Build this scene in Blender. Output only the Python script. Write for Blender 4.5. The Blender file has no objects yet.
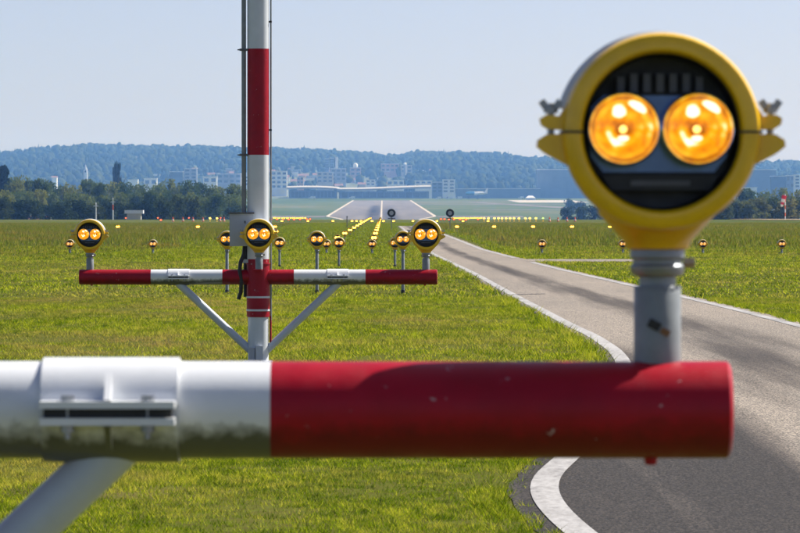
import bpy, bmesh, math, random
import numpy as np
from mathutils import Vector, Matrix

R = math.radians
S = bpy.context.scene
COL = S.collection
random.seed(7)
rng = np.random.default_rng(7)

# ------------------------------------------------------------------ camera, sky, sun, exposure
CAM_H = 1.25            # metres above the grass
FPX = 4375.0            # focal length in pixels of the 800 px wide photograph
VX, VY = 383.0, 210.0   # vanishing point of the approach axis
cd = bpy.data.cameras.new("camera")
cd.sensor_width = 36.0
cd.lens = FPX / 800 * 36
cd.clip_start = 0.1
cd.clip_end = 30000
cd.dof.use_dof = True
cd.dof.focus_distance = 37.0
cd.dof.aperture_fstop = 29.0
cam = bpy.data.objects.new("camera", cd)
COL.objects.link(cam)
cam.location = (0, 0, CAM_H)
cam.rotation_euler = (R(90) - math.atan((266.5 - VY) / FPX), 0, -math.atan((400 - VX) / FPX))
S.camera = cam

SUN_V = Vector((0.84, 0.46, 1.0)).normalized()
SUN_EL = math.asin(SUN_V.z)
SUN_AZ = math.atan2(SUN_V.x, SUN_V.y)
w = bpy.data.worlds.new("World")
S.world = w
w.use_nodes = True
wn, wl = w.node_tree.nodes, w.node_tree.links
sky = wn.new("ShaderNodeTexSky")
sky.sky_type = 'NISHITA'
sky.sun_disc = False
sky.sun_elevation = SUN_EL
sky.sun_rotation = SUN_AZ
sky.altitude = 0
sky.air_density = 0.52
sky.dust_density = 1.0
sky.ozone_density = 0.5
tint = wn.new("ShaderNodeMix")
tint.data_type, tint.blend_type = 'RGBA', 'MULTIPLY'
tint.inputs[0].default_value = 1.0
tint.inputs[7].default_value = (1.04, 0.96, 1.03, 1)
wl.new(sky.outputs[0], tint.inputs[6])
wl.new(tint.outputs[2], wn["Background"].inputs[0])
wn["Background"].inputs[1].default_value = 0.079
sl = bpy.data.lights.new("sun", 'SUN')
sl.energy = 5.0
sl.angle = R(0.53)
sl.color = (1.0, 0.95, 0.86)
so = bpy.data.objects.new("sun", sl)
COL.objects.link(so)
so.rotation_euler = SUN_V.to_track_quat('Z', 'Y').to_euler()
so.location = (30, 20, 60)
S.view_settings.view_transform = 'Standard'
S.view_settings.look = 'None'
S.view_settings.gamma = 1.0
S.view_settings.exposure = 0.78
S.render.engine = 'CYCLES'
S.cycles.use_denoising = True
S.cycles.max_bounces = 6
S.cycles.diffuse_bounces = 3
S.cycles.glossy_bounces = 3
S.cycles.transparent_max_bounces = 12
S.cycles.volume_bounces = 1
S.cycles.sample_clamp_indirect = 4.0


def PX(x, D):
    return (x - VX) * D / FPX


def PZ(y, D):
    return CAM_H - (y - VY) * D / FPX


# ------------------------------------------------------------------ terrain profile (height against distance)
PROF = [(-400, 0), (480, 0), (620, -0.12), (800, -0.85), (1200, -2.6), (1700, -4.1), (2100, -4.6), (2300, -3.5),
        (4000, 9.8), (4300, 12.6), (4700, 13.6), (9000, 13.6)]
PD = np.array([p[0] for p in PROF], float)
PH = np.array([p[1] for p in PROF], float)


def gz(D):
    return float(np.interp(D, PD, PH))


# ------------------------------------------------------------------ materials
def mat(name):
    m = bpy.data.materials.new(name)
    m.use_nodes = True
    nt = m.node_tree
    b = nt.nodes["Principled BSDF"]
    return m, nt, b


def N(nt, t, **kw):
    n = nt.nodes.new(t)
    for k, v in kw.items():
        setattr(n, k, v)
    return n


def ramp(nt, fac, stops):
    r = N(nt, "ShaderNodeValToRGB")
    e = r.color_ramp.elements
    while len(e) < len(stops):
        e.new(0.5)
    for el, (p, c) in zip(e, stops):
        el.position = p
        el.color = c if len(c) == 4 else (*c, 1)
    nt.links.new(fac, r.inputs[0])
    return r.outputs[0]


def noise(nt, scale, detail=4, rough=0.6, coord=None, vscale=None):
    n = N(nt, "ShaderNodeTexNoise")
    n.inputs["Scale"].default_value = scale
    n.inputs["Detail"].default_value = detail
    n.inputs["Roughness"].default_value = rough
    if coord is None:
        g = N(nt, "ShaderNodeNewGeometry")
        coord = g.outputs["Position"]
    if vscale:
        mp = N(nt, "ShaderNodeMapping")
        mp.inputs["Scale"].default_value = vscale
        nt.links.new(coord, mp.inputs[0])
        coord = mp.outputs[0]
    nt.links.new(coord, n.inputs["Vector"])
    return n.outputs["Fac"]


def mixc(nt, fac, a, b, mode='MIX'):
    m = N(nt, "ShaderNodeMix", data_type='RGBA', blend_type=mode)
    for s, v in ((0, fac), (6, a), (7, b)):
        if hasattr(v, "is_output"):
            nt.links.new(v, m.inputs[s])
        elif s == 0:
            m.inputs[s].default_value = v
        else:
            m.inputs[s].default_value = (*v[:3], 1)
    return m.outputs[2]


def math_n(nt, op, a, b=0.0, c=0.0, clamp=False):
    m = N(nt, "ShaderNodeMath", operation=op, use_clamp=clamp)
    for i, v in enumerate((a, b, c)):
        if hasattr(v, "is_output"):
            nt.links.new(v, m.inputs[i])
        else:
            m.inputs[i].default_value = v
    return m.outputs[0]


def paint(name, col, rough=0.4, metal=0.0, var=0.12, scale=9.0, bump=0.0, dirt=0.0, dirtcol=(0.035, 0.04, 0.018), coat=0.0, chips=0.0, spec=0.5):
    """painted or bare metal with faint mottling; dirt = algae and grime grown on the weather side (undersides)"""
    m, nt, b = mat(name)
    tc = N(nt, "ShaderNodeTexCoord").outputs["Object"]
    n1 = noise(nt, scale, 5, 0.65, tc)
    lo = tuple(c * (1 - var) for c in col)
    hi = tuple(min(1, c * (1 + var)) for c in col)
    c = ramp(nt, n1, [(0.3, lo), (0.7, hi)])
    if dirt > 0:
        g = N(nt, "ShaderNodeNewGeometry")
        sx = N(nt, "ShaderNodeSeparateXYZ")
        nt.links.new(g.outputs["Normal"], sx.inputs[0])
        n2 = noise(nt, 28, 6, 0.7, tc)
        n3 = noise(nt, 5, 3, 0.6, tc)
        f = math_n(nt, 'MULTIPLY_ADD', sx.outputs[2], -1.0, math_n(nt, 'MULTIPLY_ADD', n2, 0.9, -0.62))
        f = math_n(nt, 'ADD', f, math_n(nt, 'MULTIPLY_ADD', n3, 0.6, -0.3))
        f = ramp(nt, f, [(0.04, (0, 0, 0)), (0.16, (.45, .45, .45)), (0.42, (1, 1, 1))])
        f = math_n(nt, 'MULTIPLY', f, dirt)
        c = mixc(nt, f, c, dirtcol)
    if chips > 0:
        v = noise(nt, 26, 6, 0.7, tc)
        f = ramp(nt, v, [(0.655, (0, 0, 0)), (0.68, (1, 1, 1))])
        c = mixc(nt, math_n(nt, 'MULTIPLY', f, chips), c, (0.55, 0.5, 0.5))
    nt.links.new(c, b.inputs["Base Color"])
    rr = ramp(nt, noise(nt, scale * 3, 4, 0.6, tc), [(0.3, (rough * .8,) * 3), (0.7, (min(1, rough * 1.25),) * 3)])
    nt.links.new(rr, b.inputs["Roughness"])
    b.inputs["Metallic"].default_value = metal
    b.inputs["Coat Weight"].default_value = coat
    b.inputs["Specular IOR Level"].default_value = spec
    b.inputs["Coat Roughness"].default_value = 0.15
    if bump > 0:
        bp = N(nt, "ShaderNodeBump")
        bp.inputs["Strength"].default_value = bump
        bp.inputs["Distance"].default_value = 0.002
        nt.links.new(noise(nt, scale * 12, 4, 0.6, tc), bp.inputs["Height"])
        nt.links.new(bp.outputs[0], b.inputs["Normal"])
    return m


def emit(name, col, strength):
    m, nt, b = mat(name)
    b.inputs["Base Color"].default_value = (*[c * .5 for c in col], 1)
    b.inputs["Emission Color"].default_value = (*col, 1)
    b.inputs["Emission Strength"].default_value = strength
    return m


M = {}
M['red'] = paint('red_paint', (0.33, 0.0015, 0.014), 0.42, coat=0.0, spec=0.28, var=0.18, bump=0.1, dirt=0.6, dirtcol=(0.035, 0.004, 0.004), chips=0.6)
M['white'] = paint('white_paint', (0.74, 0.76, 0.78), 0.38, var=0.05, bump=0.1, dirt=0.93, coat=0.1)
M['polewhite'] = paint('pole_white_paint', (0.62, 0.66, 0.70), 0.35, var=0.05, bump=0.05, coat=0.1)
M['galv'] = paint('galvanised_steel', (0.25, 0.275, 0.30), 0.42, metal=0.5, var=0.15, scale=14, bump=0.15)
M['tube'] = paint('grey_tube_paint', (0.21, 0.235, 0.25), 0.45, var=0.18, scale=16, bump=0.12)
M['brace'] = paint('brace_white_paint', (0.50, 0.55, 0.60), 0.4, var=0.08, bump=0.1)
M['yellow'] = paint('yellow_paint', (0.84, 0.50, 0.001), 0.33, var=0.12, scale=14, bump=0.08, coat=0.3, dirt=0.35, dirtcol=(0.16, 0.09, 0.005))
M['black'] = paint('black_plastic', (0.012, 0.012, 0.013), 0.45, var=0.3)
M['dgrey'] = paint('dark_grey_fin', (0.10, 0.10, 0.105), 0.5, var=0.3)
M['chrome'] = paint('polished_reflector', (0.10, 0.15, 0.26), 0.22, metal=1.0, var=0.3)
M['rim'] = paint('silver_reflector_rim', (0.50, 0.58, 0.72), 0.15, metal=1.0, var=0.08)
M['shell'] = paint('pale_grey_shell', (0.60, 0.63, 0.66), 0.35, var=0.06)
M['bolt'] = paint('steel_bolt', (0.30, 0.32, 0.35), 0.35, metal=0.8, var=0.2)
M['box'] = paint('junction_box_paint', (0.42, 0.45, 0.50), 0.4, var=0.07)
M['cable'] = paint('black_cable', (0.015, 0.015, 0.017), 0.5, var=0.3)
M['orange'] = paint('orange_plastic', (0.75, 0.13, 0.02), 0.45)
M['bulb'] = emit('lamp_filament', (1.0, 0.66, 0.16), 1.5)
M['amberfar'] = emit('amber_lamp_glow', (1.0, 0.55, 0.05), 6.0)
M['redfar'] = emit('red_lamp_glow', (1.0, 0.16, 0.05), 3.0)
M['greenfar'] = emit('green_lamp_glow', (0.55, 1.0, 0.25), 1.2)


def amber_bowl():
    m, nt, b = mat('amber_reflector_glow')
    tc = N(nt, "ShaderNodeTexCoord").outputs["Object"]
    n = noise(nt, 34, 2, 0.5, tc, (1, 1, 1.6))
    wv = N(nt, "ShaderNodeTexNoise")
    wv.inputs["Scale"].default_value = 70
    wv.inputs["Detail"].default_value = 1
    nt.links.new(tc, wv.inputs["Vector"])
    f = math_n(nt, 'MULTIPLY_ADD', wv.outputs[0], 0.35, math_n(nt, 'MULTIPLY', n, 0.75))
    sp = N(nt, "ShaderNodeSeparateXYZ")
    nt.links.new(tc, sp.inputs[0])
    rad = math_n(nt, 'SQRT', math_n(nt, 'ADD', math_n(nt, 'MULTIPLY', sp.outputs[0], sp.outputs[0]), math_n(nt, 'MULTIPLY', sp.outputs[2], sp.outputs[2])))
    prof = ramp(nt, math_n(nt, 'MULTIPLY', rad, 1 / 0.045), [(0.14, (.10,) * 3), (0.28, (.45,) * 3), (0.42, (.70,) * 3), (0.62, (.48,) * 3), (0.78, (.66,) * 3), (0.88, (.16,) * 3), (0.95, (.62,) * 3)])  # dark and bright rings of reflected lamplight, painted into the dish's glow
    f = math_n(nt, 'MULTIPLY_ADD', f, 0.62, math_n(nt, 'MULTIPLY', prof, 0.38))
    # mirror glints of the filament, painted as bright spots into the emission
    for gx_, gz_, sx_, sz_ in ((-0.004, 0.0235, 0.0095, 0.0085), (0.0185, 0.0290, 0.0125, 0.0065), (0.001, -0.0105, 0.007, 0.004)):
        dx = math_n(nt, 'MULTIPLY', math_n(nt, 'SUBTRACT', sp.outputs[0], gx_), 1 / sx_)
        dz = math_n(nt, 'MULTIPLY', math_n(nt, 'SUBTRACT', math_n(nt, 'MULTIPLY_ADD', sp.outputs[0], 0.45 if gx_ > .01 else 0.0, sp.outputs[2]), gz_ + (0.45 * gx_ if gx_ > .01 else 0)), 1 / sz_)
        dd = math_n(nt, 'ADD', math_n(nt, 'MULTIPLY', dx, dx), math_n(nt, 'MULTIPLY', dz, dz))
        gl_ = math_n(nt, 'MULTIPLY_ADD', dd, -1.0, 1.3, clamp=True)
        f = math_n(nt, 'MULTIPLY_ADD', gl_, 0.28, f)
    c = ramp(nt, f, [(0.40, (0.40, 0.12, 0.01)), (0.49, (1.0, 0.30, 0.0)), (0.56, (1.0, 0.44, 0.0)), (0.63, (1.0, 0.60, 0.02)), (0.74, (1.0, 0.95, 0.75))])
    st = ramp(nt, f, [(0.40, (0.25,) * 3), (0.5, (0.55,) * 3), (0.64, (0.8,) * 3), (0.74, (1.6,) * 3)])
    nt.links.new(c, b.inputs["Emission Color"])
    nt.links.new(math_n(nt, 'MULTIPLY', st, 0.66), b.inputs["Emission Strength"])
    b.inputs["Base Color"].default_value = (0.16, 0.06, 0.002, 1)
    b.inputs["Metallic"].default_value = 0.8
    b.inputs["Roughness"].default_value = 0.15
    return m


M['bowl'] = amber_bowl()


def lens_glass():
    m, nt, b = mat('clear_lens_glass')
    nt.nodes.remove(b)
    o = nt.nodes["Material Output"]
    tr = N(nt, "ShaderNodeBsdfTransparent")
    gl = N(nt, "ShaderNodeBsdfGlossy")
    gl.inputs["Roughness"].default_value = 0.07
    lw_ = N(nt, "ShaderNodeLayerWeight")
    fac = math_n(nt, 'MULTIPLY_ADD', math_n(nt, 'POWER', lw_.outputs["Facing"], 3.0), 0.30, 0.03)
    mx = N(nt, "ShaderNodeMixShader")
    nt.links.new(fac, mx.inputs[0])
    nt.links.new(tr.outputs[0], mx.inputs[1])
    nt.links.new(gl.outputs[0], mx.inputs[2])
    nt.links.new(mx.outputs[0], o.inputs[0])
    return m


M['lens'] = lens_glass()


def flat(name, col, rough=0.7, var=0.12, scale=0.15, metal=0.0):
    m, nt, b = mat(name)
    c = ramp(nt, noise(nt, scale, 4, 0.6), [(0.3, tuple(x * (1 - var) for x in col)), (0.7, tuple(min(1, x * (1 + var)) for x in col))])
    nt.links.new(c, b.inputs["Base Color"])
    b.inputs["Roughness"].default_value = rough
    b.inputs["Metallic"].default_value = metal
    return m


# ------------------------------------------------------------------ object helpers
def link(name, me, m=None, parent=None):
    o = bpy.data.objects.new(name, me)
    COL.objects.link(o)
    if m is not None and me is not None and len(me.materials) == 0:
        me.materials.append(m)
    if parent is not None:
        o.parent = parent
    return o


def tag(o, label=None, cat=None, group=None, kind=None):
    if label: o["label"] = label
    if cat: o["category"] = cat
    if group: o["group"] = group
    if kind: o["kind"] = kind
    return o


def thing(name, label, cat, loc=(0, 0, 0), group=None, rz=0.0):
    o = bpy.data.objects.new(name, None)
    COL.objects.link(o)
    o.location = loc
    o.rotation_euler = (0, 0, rz)
    o.empty_display_size = 0.2
    return tag(o, label, cat, group)


class MB:
    def __init__(s):
        s.v, s.f, s.sm = [], [], []

    def add(s, v, f, smooth=False):
        b = len(s.v)
        s.v += [tuple(p) for p in v]
        s.f += [tuple(b + i for i in q) for q in f]
        s.sm += [smooth] * len(f)
        return s

    def box(s, c, d, rot=None):
        hx, hy, hz = d[0] / 2, d[1] / 2, d[2] / 2
        v = [Vector((x, y, z)) for x in (-hx, hx) for y in (-hy, hy) for z in (-hz, hz)]
        if rot is not None:
            v = [rot @ p for p in v]
        v = [p + Vector(c) for p in v]
        return s.add(v, [(0, 1, 3, 2), (4, 6, 7, 5), (0, 4, 5, 1), (2, 3, 7, 6), (0, 2, 6, 4), (1, 5, 7, 3)])

    def lathe(s, prof, axis='z', seg=32, c=(0, 0, 0), a0=0.0, a1=2 * math.pi, smooth=True):
        full = abs(a1 - a0 - 2 * math.pi) < 1e-6
        n = seg if full else seg + 1
        v = []
        for r, h in prof:
            for k in range(n):
                a = a0 + (a1 - a0) * k / seg
                x, y = r * math.cos(a), r * math.sin(a)
                p = {'z': (x, y, h), 'y': (x, h, y), 'x': (h, x, y)}[axis]
                v.append((p[0] + c[0], p[1] + c[1], p[2] + c[2]))
        f = []
        for i in range(len(prof) - 1):
            for k in range(seg):
                k2 = (k + 1) % n
                q = (i * n + k, i * n + k2, (i + 1) * n + k2, (i + 1) * n + k)
                f.append(q if axis != 'y' else q[::-1])
        return s.add(v, f, smooth)

    def tube(s, pts, r, seg=10, caps=True, smooth=True):
        pts = [Vector(p) for p in pts]
        rs = r if isinstance(r, (list, tuple)) else [r] * len(pts)
        v, f = [], []
        up0 = None
        for i, p in enumerate(pts):
            t = (pts[min(i + 1, len(pts) - 1)] - pts[max(i - 1, 0)]).normalized()
            if up0 is None:
                up0 = Vector((0, 0, 1)) if abs(t.z) < 0.9 else Vector((0, 1, 0))
            a = t.cross(up0).normalized()
            b = a.cross(t)
            up0 = b if abs(b.dot(t)) < .9 else up0
            for k in range(seg):
                an = 2 * math.pi * k / seg
                v.append(p + a * math.cos(an) * rs[i] + b * math.sin(an) * rs[i])
        for i in range(len(pts) - 1):
            for k in range(seg):
                k2 = (k + 1) % seg
                f.append((i * seg + k, i * seg + k2, (i + 1) * seg + k2, (i + 1) * seg + k))
        s.add(v, f, smooth)
        if caps:
            b = len(s.v) - len(v)
            s.f.append(tuple(b + k for k in range(seg))[::-1]); s.sm.append(False)
            e = b + (len(pts) - 1) * seg
            s.f.append(tuple(e + k for k in range(seg))); s.sm.append(False)
        return s

    def prism(s, pts, y0, y1):
        """outline in x,z extruded along y"""
        n = len(pts)
        v = [(x, y0, z) for x, z in pts] + [(x, y1, z) for x, z in pts]
        f = [tuple(range(n)), tuple(range(2 * n - 1, n - 1, -1))]
        f += [(i, n + i, n + (i + 1) % n, (i + 1) % n) for i in range(n)]
        return s.add(v, f)

    def mesh(s, name="mesh"):
        me = bpy.data.meshes.new(name)
        me.from_pydata(s.v, [], s.f)
        me.polygons.foreach_set("use_smooth", s.sm)
        bm = bmesh.new()
        bm.from_mesh(me)
        bmesh.ops.remove_doubles(bm, verts=bm.verts, dist=1e-6)
        bmesh.ops.recalc_face_normals(bm, faces=bm.faces)
        bm.to_mesh(me)
        bm.free()
        me.set_sharp_from_angle(angle=R(38))
        return me

    def build(s, name, m, parent=None):
        return link(name, s.mesh(name), m, parent)


def copy_tree(o, parent=None, skip=()):
    c = o.copy()
    COL.objects.link(c)
    c.parent = parent
    for ch in list(o.children):
        if ch.name.split('.')[0] not in skip:
            copy_tree(ch, c, skip)
    return c


def ordinal(i):
    names = ["first", "second", "third", "fourth", "fifth", "sixth", "seventh", "eighth", "ninth", "tenth", "eleventh", "twelfth",
             "thirteenth", "fourteenth", "fifteenth", "sixteenth", "seventeenth", "eighteenth", "nineteenth", "twentieth"]
    if i < 20:
        return names[i]
    n = i + 1
    tens = {2: "twenty", 3: "thirty", 4: "forty", 5: "fifty", 6: "sixty", 7: "seventy", 8: "eighty"}[n // 10]
    return tens + "-" + names[n % 10 - 1] if n % 10 else {3: "thirtieth", 4: "fortieth", 5: "fiftieth", 6: "sixtieth", 7: "seventieth", 8: "eightieth"}[n // 10]


def raw_mesh(name, co, faces_flat, nper, attrs=None):
    me = bpy.data.meshes.new(name)
    nv, nf = len(co), len(faces_flat) // nper
    me.vertices.add(nv)
    me.vertices.foreach_set("co", np.asarray(co, np.float32).ravel())
    me.loops.add(nf * nper)
    me.loops.foreach_set("vertex_index", np.asarray(faces_flat, np.int32))
    me.polygons.add(nf)
    me.polygons.foreach_set("loop_start", np.arange(0, nf * nper, nper, dtype=np.int32))
    me.update(calc_edges=True)
    me.validate()
    for k, vals in (attrs or {}).items():
        a = me.attributes.new(k, 'FLOAT', 'POINT')
        a.data.foreach_set("value", np.asarray(vals, np.float32))
    return me


# ------------------------------------------------------------------ the service road's edges (metres)
RL = np.array([(-60, 9.0), (-10, 4.2), (0, 3.0), (8, 1.75), (13, 1.02), (16, 0.80), (17.1, 0.745), (18.4, 0.70), (19.67, 0.71), (20.6, 0.77), (22.2, 0.955),
               (26, 1.30), (31, 1.70), (36, 1.98), (39, 2.06), (43.2, 2.08), (47.8, 2.02), (55, 1.97), (66.7, 1.89), (86, 1.79), (124, 1.42), (180, 1.35), (290, 1.35), (340, 1.3)])
RR = np.array([(-60, 14.0), (-10, 8.4), (0, 6.9), (10, 5.6), (20, 4.85), (30, 4.6), (38, 4.5), (46.9, 4.47), (54.1, 4.42), (63.2, 4.29), (72, 4.1), (91.8, 3.71), (112.8, 3.43), (138.5, 3.12),
               (180, 3.12), (223, 3.1), (290, 2.75), (340, 2.6)])


def smooth_interp(P):
    d = np.linspace(P[0, 0], P[-1, 0], 1600)
    x = np.interp(d, P[:, 0], P[:, 1])
    k = np.hanning(15); k /= k.sum()
    xs = np.convolve(np.pad(x, 7, mode='edge'), k, 'valid')
    return lambda q: np.interp(q, d, xs)


rl, rr = smooth_interp(RL), smooth_interp(RR)


def road_mask(X, D, pad=0.0):
    return (X > rl(D) - 0.14 - pad) & (X < rr(D) + 0.10 + pad) & (D < 340) & (D > -60)


def pad_mask(X, D):
    return (X > 3.3) & (X < 6.9) & (D > 105.3) & (D < 111)


# ------------------------------------------------------------------ ground
def ground_material():
    m, nt, b = mat('grass_ground')
    g = N(nt, "ShaderNodeNewGeometry").outputs["Position"]
    sep = N(nt, "ShaderNodeSeparateXYZ")
    nt.links.new(g, sep.inputs[0])
    big = noise(nt, 0.035, 5, 0.6, g)
    mid = noise(nt, 0.35, 5, 0.65, g)
    fine = noise(nt, 14.0, 4, 0.7, g)
    base = ramp(nt, mid, [(0.3, (0.075, 0.10, 0.014)), (0.55, (0.10, 0.12, 0.02)), (0.75, (0.16, 0.13, 0.05))])
    base = mixc(nt, ramp(nt, fine, [(0.35, (0, 0, 0)), (0.7, (1, 1, 1))]), base, (0.075, 0.062, 0.024))
    # unmown meadow strips across the approach, darker and browner
    far = ramp(nt, big, [(0.35, (0.060, 0.085, 0.020)), (0.5, (0.085, 0.10, 0.03)), (0.65, (0.11, 0.105, 0.04))])
    dist = math_n(nt, 'MULTIPLY_ADD', sep.outputs[1], 1 / 220.0, -0.45, clamp=True)
    c = mixc(nt, dist, base, far)
    # airfield grass beyond the crest: cooler, with broad mowing strips
    afar = ramp(nt, noise(nt, 0.006, 5, 0.65, g, (1, 0.35, 1)), [(0.3, (0.055, 0.085, 0.035)), (0.5, (0.085, 0.115, 0.045)), (0.62, (0.12, 0.13, 0.06)), (0.72, (0.16, 0.16, 0.09))])
    d2 = math_n(nt, 'MULTIPLY_ADD', sep.outputs[1], 1 / 600.0, -1.2, clamp=True)
    c = mixc(nt, d2, c, afar)
    nt.links.new(c, b.inputs["Base Color"])
    b.inputs["Roughness"].default_value = 1.0
    b.inputs["Specular IOR Level"].default_value = 0.0
    return m


ys = np.unique(np.concatenate([np.linspace(-400, 500, 46), np.linspace(500, 1300, 81), np.linspace(1300, 2400, 45), np.linspace(2400, 6000, 60), np.linspace(6000, 9000, 20)]))
xs = np.concatenate([-np.geomspace(3000, 10, 24), [0], np.geomspace(10, 3000, 24)])
gx, gy = np.meshgrid(xs, ys)
gzz = np.interp(gy, PD, PH)
co = np.stack([gx.ravel(), gy.ravel(), gzz.ravel()], 1)
nx = len(xs)
ii, jj = np.meshgrid(np.arange(nx - 1), np.arange(len(ys) - 1))
q = (jj * nx + ii).ravel()
fc = np.stack([q, q + 1, q + nx + 1, q + nx], 1).ravel()
gme = raw_mesh("ground", co, fc, 4)
gme.polygons.foreach_set("use_smooth", [True] * len(gme.polygons))
tag(link("ground", gme, ground_material()), "grass airfield ground falling away to the far runway", kind="structure")


# ------------------------------------------------------------------ service road with painted edge lines
def ribbon(name, D, XL, XR, z, m, across=1, attr=None, kind="structure", label=None, skirt=0.0):
    u = np.linspace(0, 1, across + 1)
    X = XL[:, None] * (1 - u) + XR[:, None] * u
    Y = np.repeat(D[:, None], across + 1, 1)
    Z = np.interp(Y, PD, PH) + z
    co = np.stack([X.ravel(), Y.ravel(), Z.ravel()], 1)
    n = across + 1
    i, j = np.meshgrid(np.arange(across), np.arange(len(D) - 1))
    q = (j * n + i).ravel()
    f = np.stack([q, q + 1, q + n + 1, q + n], 1).ravel()
    at = {}
    if attr is not None:
        at["wear"] = attr(X, Y, np.repeat(u[None, :], len(D), 0)).ravel()
    o = link(name, raw_mesh(name, co, f, 4, at), m)
    return tag(o, label, kind=kind)


def road_material():
    m, nt, b = mat('worn_asphalt')
    g = N(nt, "ShaderNodeNewGeometry").outputs["Position"]
    a = N(nt, "ShaderNodeAttribute", attribute_name="wear").outputs["Fac"]
    n1 = noise(nt, 2.2, 5, 0.62, g, (1, 0.035, 1))
    n2 = noise(nt, 85, 2, 0.7, g, (1, 0.45, 1))
    n3 = noise(nt, 0.7, 5, 0.7, g, (1, 0.12, 1))
    f = math_n(nt, 'ADD', a, math_n(nt, 'MULTIPLY_ADD', n1, 0.9, -0.45))
    c = ramp(nt, f, [(0.22, (0.190, 0.172, 0.152)), (0.52, (0.072, 0.064, 0.058)), (0.76, (0.028, 0.0255, 0.0245))])
    c = mixc(nt, 1.0, c, ramp(nt, n3, [(0.3, (0.82, 0.82, 0.82)), (0.7, (1.15, 1.12, 1.08))]), 'MULTIPLY')
    agg = ramp(nt, n2, [(0.36, (0.30, 0.30, 0.31)), (0.5, (1, 1, 1)), (0.64, (2.5, 2.35, 2.15))])
    c = mixc(nt, 1.0, c, agg, 'MULTIPLY')
    nt.links.new(c, b.inputs["Base Color"])
    b.inputs["Roughness"].default_value = 0.9
    b.inputs["Specular IOR Level"].default_value = 0.2
    bp = N(nt, "ShaderNodeBump")
    bp.inputs["Strength"].default_value = 0.5
    bp.inputs["Distance"].default_value = 0.004
    nt.links.new(n2, bp.inputs["Height"])
    nt.links.new(bp.outputs[0], b.inputs["Normal"])
    return m


def line_material():
    m, nt, b = mat('worn_white_line_paint')
    n1 = noise(nt, 30, 5, 0.75, None, (1, 0.3, 1))
    n2 = noise(nt, 2.2, 4, 0.6, None, (1, 0.3, 1))
    f = math_n(nt, 'MULTIPLY_ADD', n2, 0.5, math_n(nt, 'MULTIPLY', n1, 0.6))
    c = ramp(nt, f, [(0.40, (0.15, 0.145, 0.14)), (0.49, (0.26, 0.25, 0.24)), (0.62, (0.38, 0.37, 0.36))])
    nt.links.new(c, b.inputs["Base Color"])
    b.inputs["Roughness"].default_value = 0.7
    return m


def wear(X, Y, u):
    # darker, newer asphalt: the near left part, then a band down the middle farther on
    near = np.clip((2.25 + 0.02 * (Y - 22) - X) / 0.35, 0, 1) * np.clip((44 - Y) / 12, 0, 1)
    cu = np.interp(Y, [30, 45, 70, 110, 200], [0.42, 0.52, 0.46, 0.42, 0.45])
    hw = np.interp(Y, [30, 45, 70, 110, 200], [0.22, 0.17, 0.14, 0.12, 0.14])
    band = np.clip(1.3 - np.abs(u - cu) / hw, 0, 1) * np.clip((Y - 26) / 10, 0, 1)
    edge = np.clip((0.03 - u) / 0.03, 0, 1) * .8
    return np.clip(np.maximum(np.maximum(near, band * .62), edge), 0, 1) * 0.72 + 0.1


M['road'] = road_material()
M['line'] = line_material()
Dr = np.unique(np.concatenate([np.arange(-60, 14, 2.0), np.arange(14, 60, 0.4), np.arange(60, 341, 2.0)]))
ragL = np.interp(Dr, np.linspace(-60, 340, 1600), rng.normal(0, 0.018, 1600))
ribbon("service_road", Dr, rl(Dr) - 0.155 + ragL, rr(Dr) + 0.16 - ragL[::-1], 0.004, M['road'], 28, wear, label="narrow asphalt service road curving beside the lights")
lw = 0.064
LINE_L = ribbon("road_marking", Dr, rl(Dr) - lw, rl(Dr) + lw, 0.008, M['line'], 2, label="white painted line along the left road edge")
for a, b_ in ((-60, 104.0), (112.5, 340)):
    D2 = Dr[(Dr >= a) & (Dr <= b_)]
    ribbon("road_marking", D2, rr(D2) - lw, rr(D2) + lw, 0.008, M['line'], 2, label="white painted line along the right road edge, " + ("near stretch" if a < 0 else "beyond the side pad"))
Dp = np.arange(105.3, 111.01, 0.6)
ribbon("side_pad", Dp, rr(Dp) + 0.0, np.full(len(Dp), 6.9), 0.0075, M['road'], 6, lambda X, Y, u: X * 0 + 0.15, label="short pale asphalt pad leaving the road on the right")
# transverse crack with a tar seal across the left lane
tar = flat('tar_seal', (0.02, 0.02, 0.021), 0.6)
cr = MB()
pts = [(1.83 + 0.02 * i, 64.3 + 0.10 * math.sin(i * 1.7) + 0.02 * i) for i in range(30)]
v = [(x, y - 0.11, 0.0085) for x, y in pts] + [(x, y + 0.11, 0.0085) for x, y in pts]
cr.add(v, [(i, i + 1, 31 + i, 30 + i) for i in range(29)])
tag(cr.build("tar_seam", tar), "dark tar seam across the left edge of the service road", kind="structure")


# ------------------------------------------------------------------ runway far off
def runway_material():
    m, nt, b = mat('runway_concrete')
    g = N(nt, "ShaderNodeNewGeometry").outputs["Position"]
    n1 = noise(nt, 0.05, 4, 0.65, g, (1, 0.06, 1))
    a = N(nt, "ShaderNodeAttribute", attribute_name="wear").outputs["Fac"]
    c = ramp(nt, n1, [(0.3, (0.135, 0.125, 0.12)), (0.7, (0.205, 0.19, 0.18))])
    f = math_n(nt, 'MULTIPLY', a, ramp(nt, noise(nt, 0.12, 4, 0.6, g, (1, 0.04, 1)), [(0.3, (.65, .65, .65)), (0.6, (1, 1, 1))]))
    c = mixc(nt, f, c, (0.045, 0.045, 0.05))
    nt.links.new(c, b.inputs["Base Color"])
    b.inputs["Roughness"].default_value = 1.0
    b.inputs["Specular IOR Level"].default_value = 0.0
    return m


M['runway'] = runway_material()
M['rwline'] = flat('runway_white_paint', (0.46, 0.40, 0.31), 0.7, 0.35, 0.03)


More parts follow.
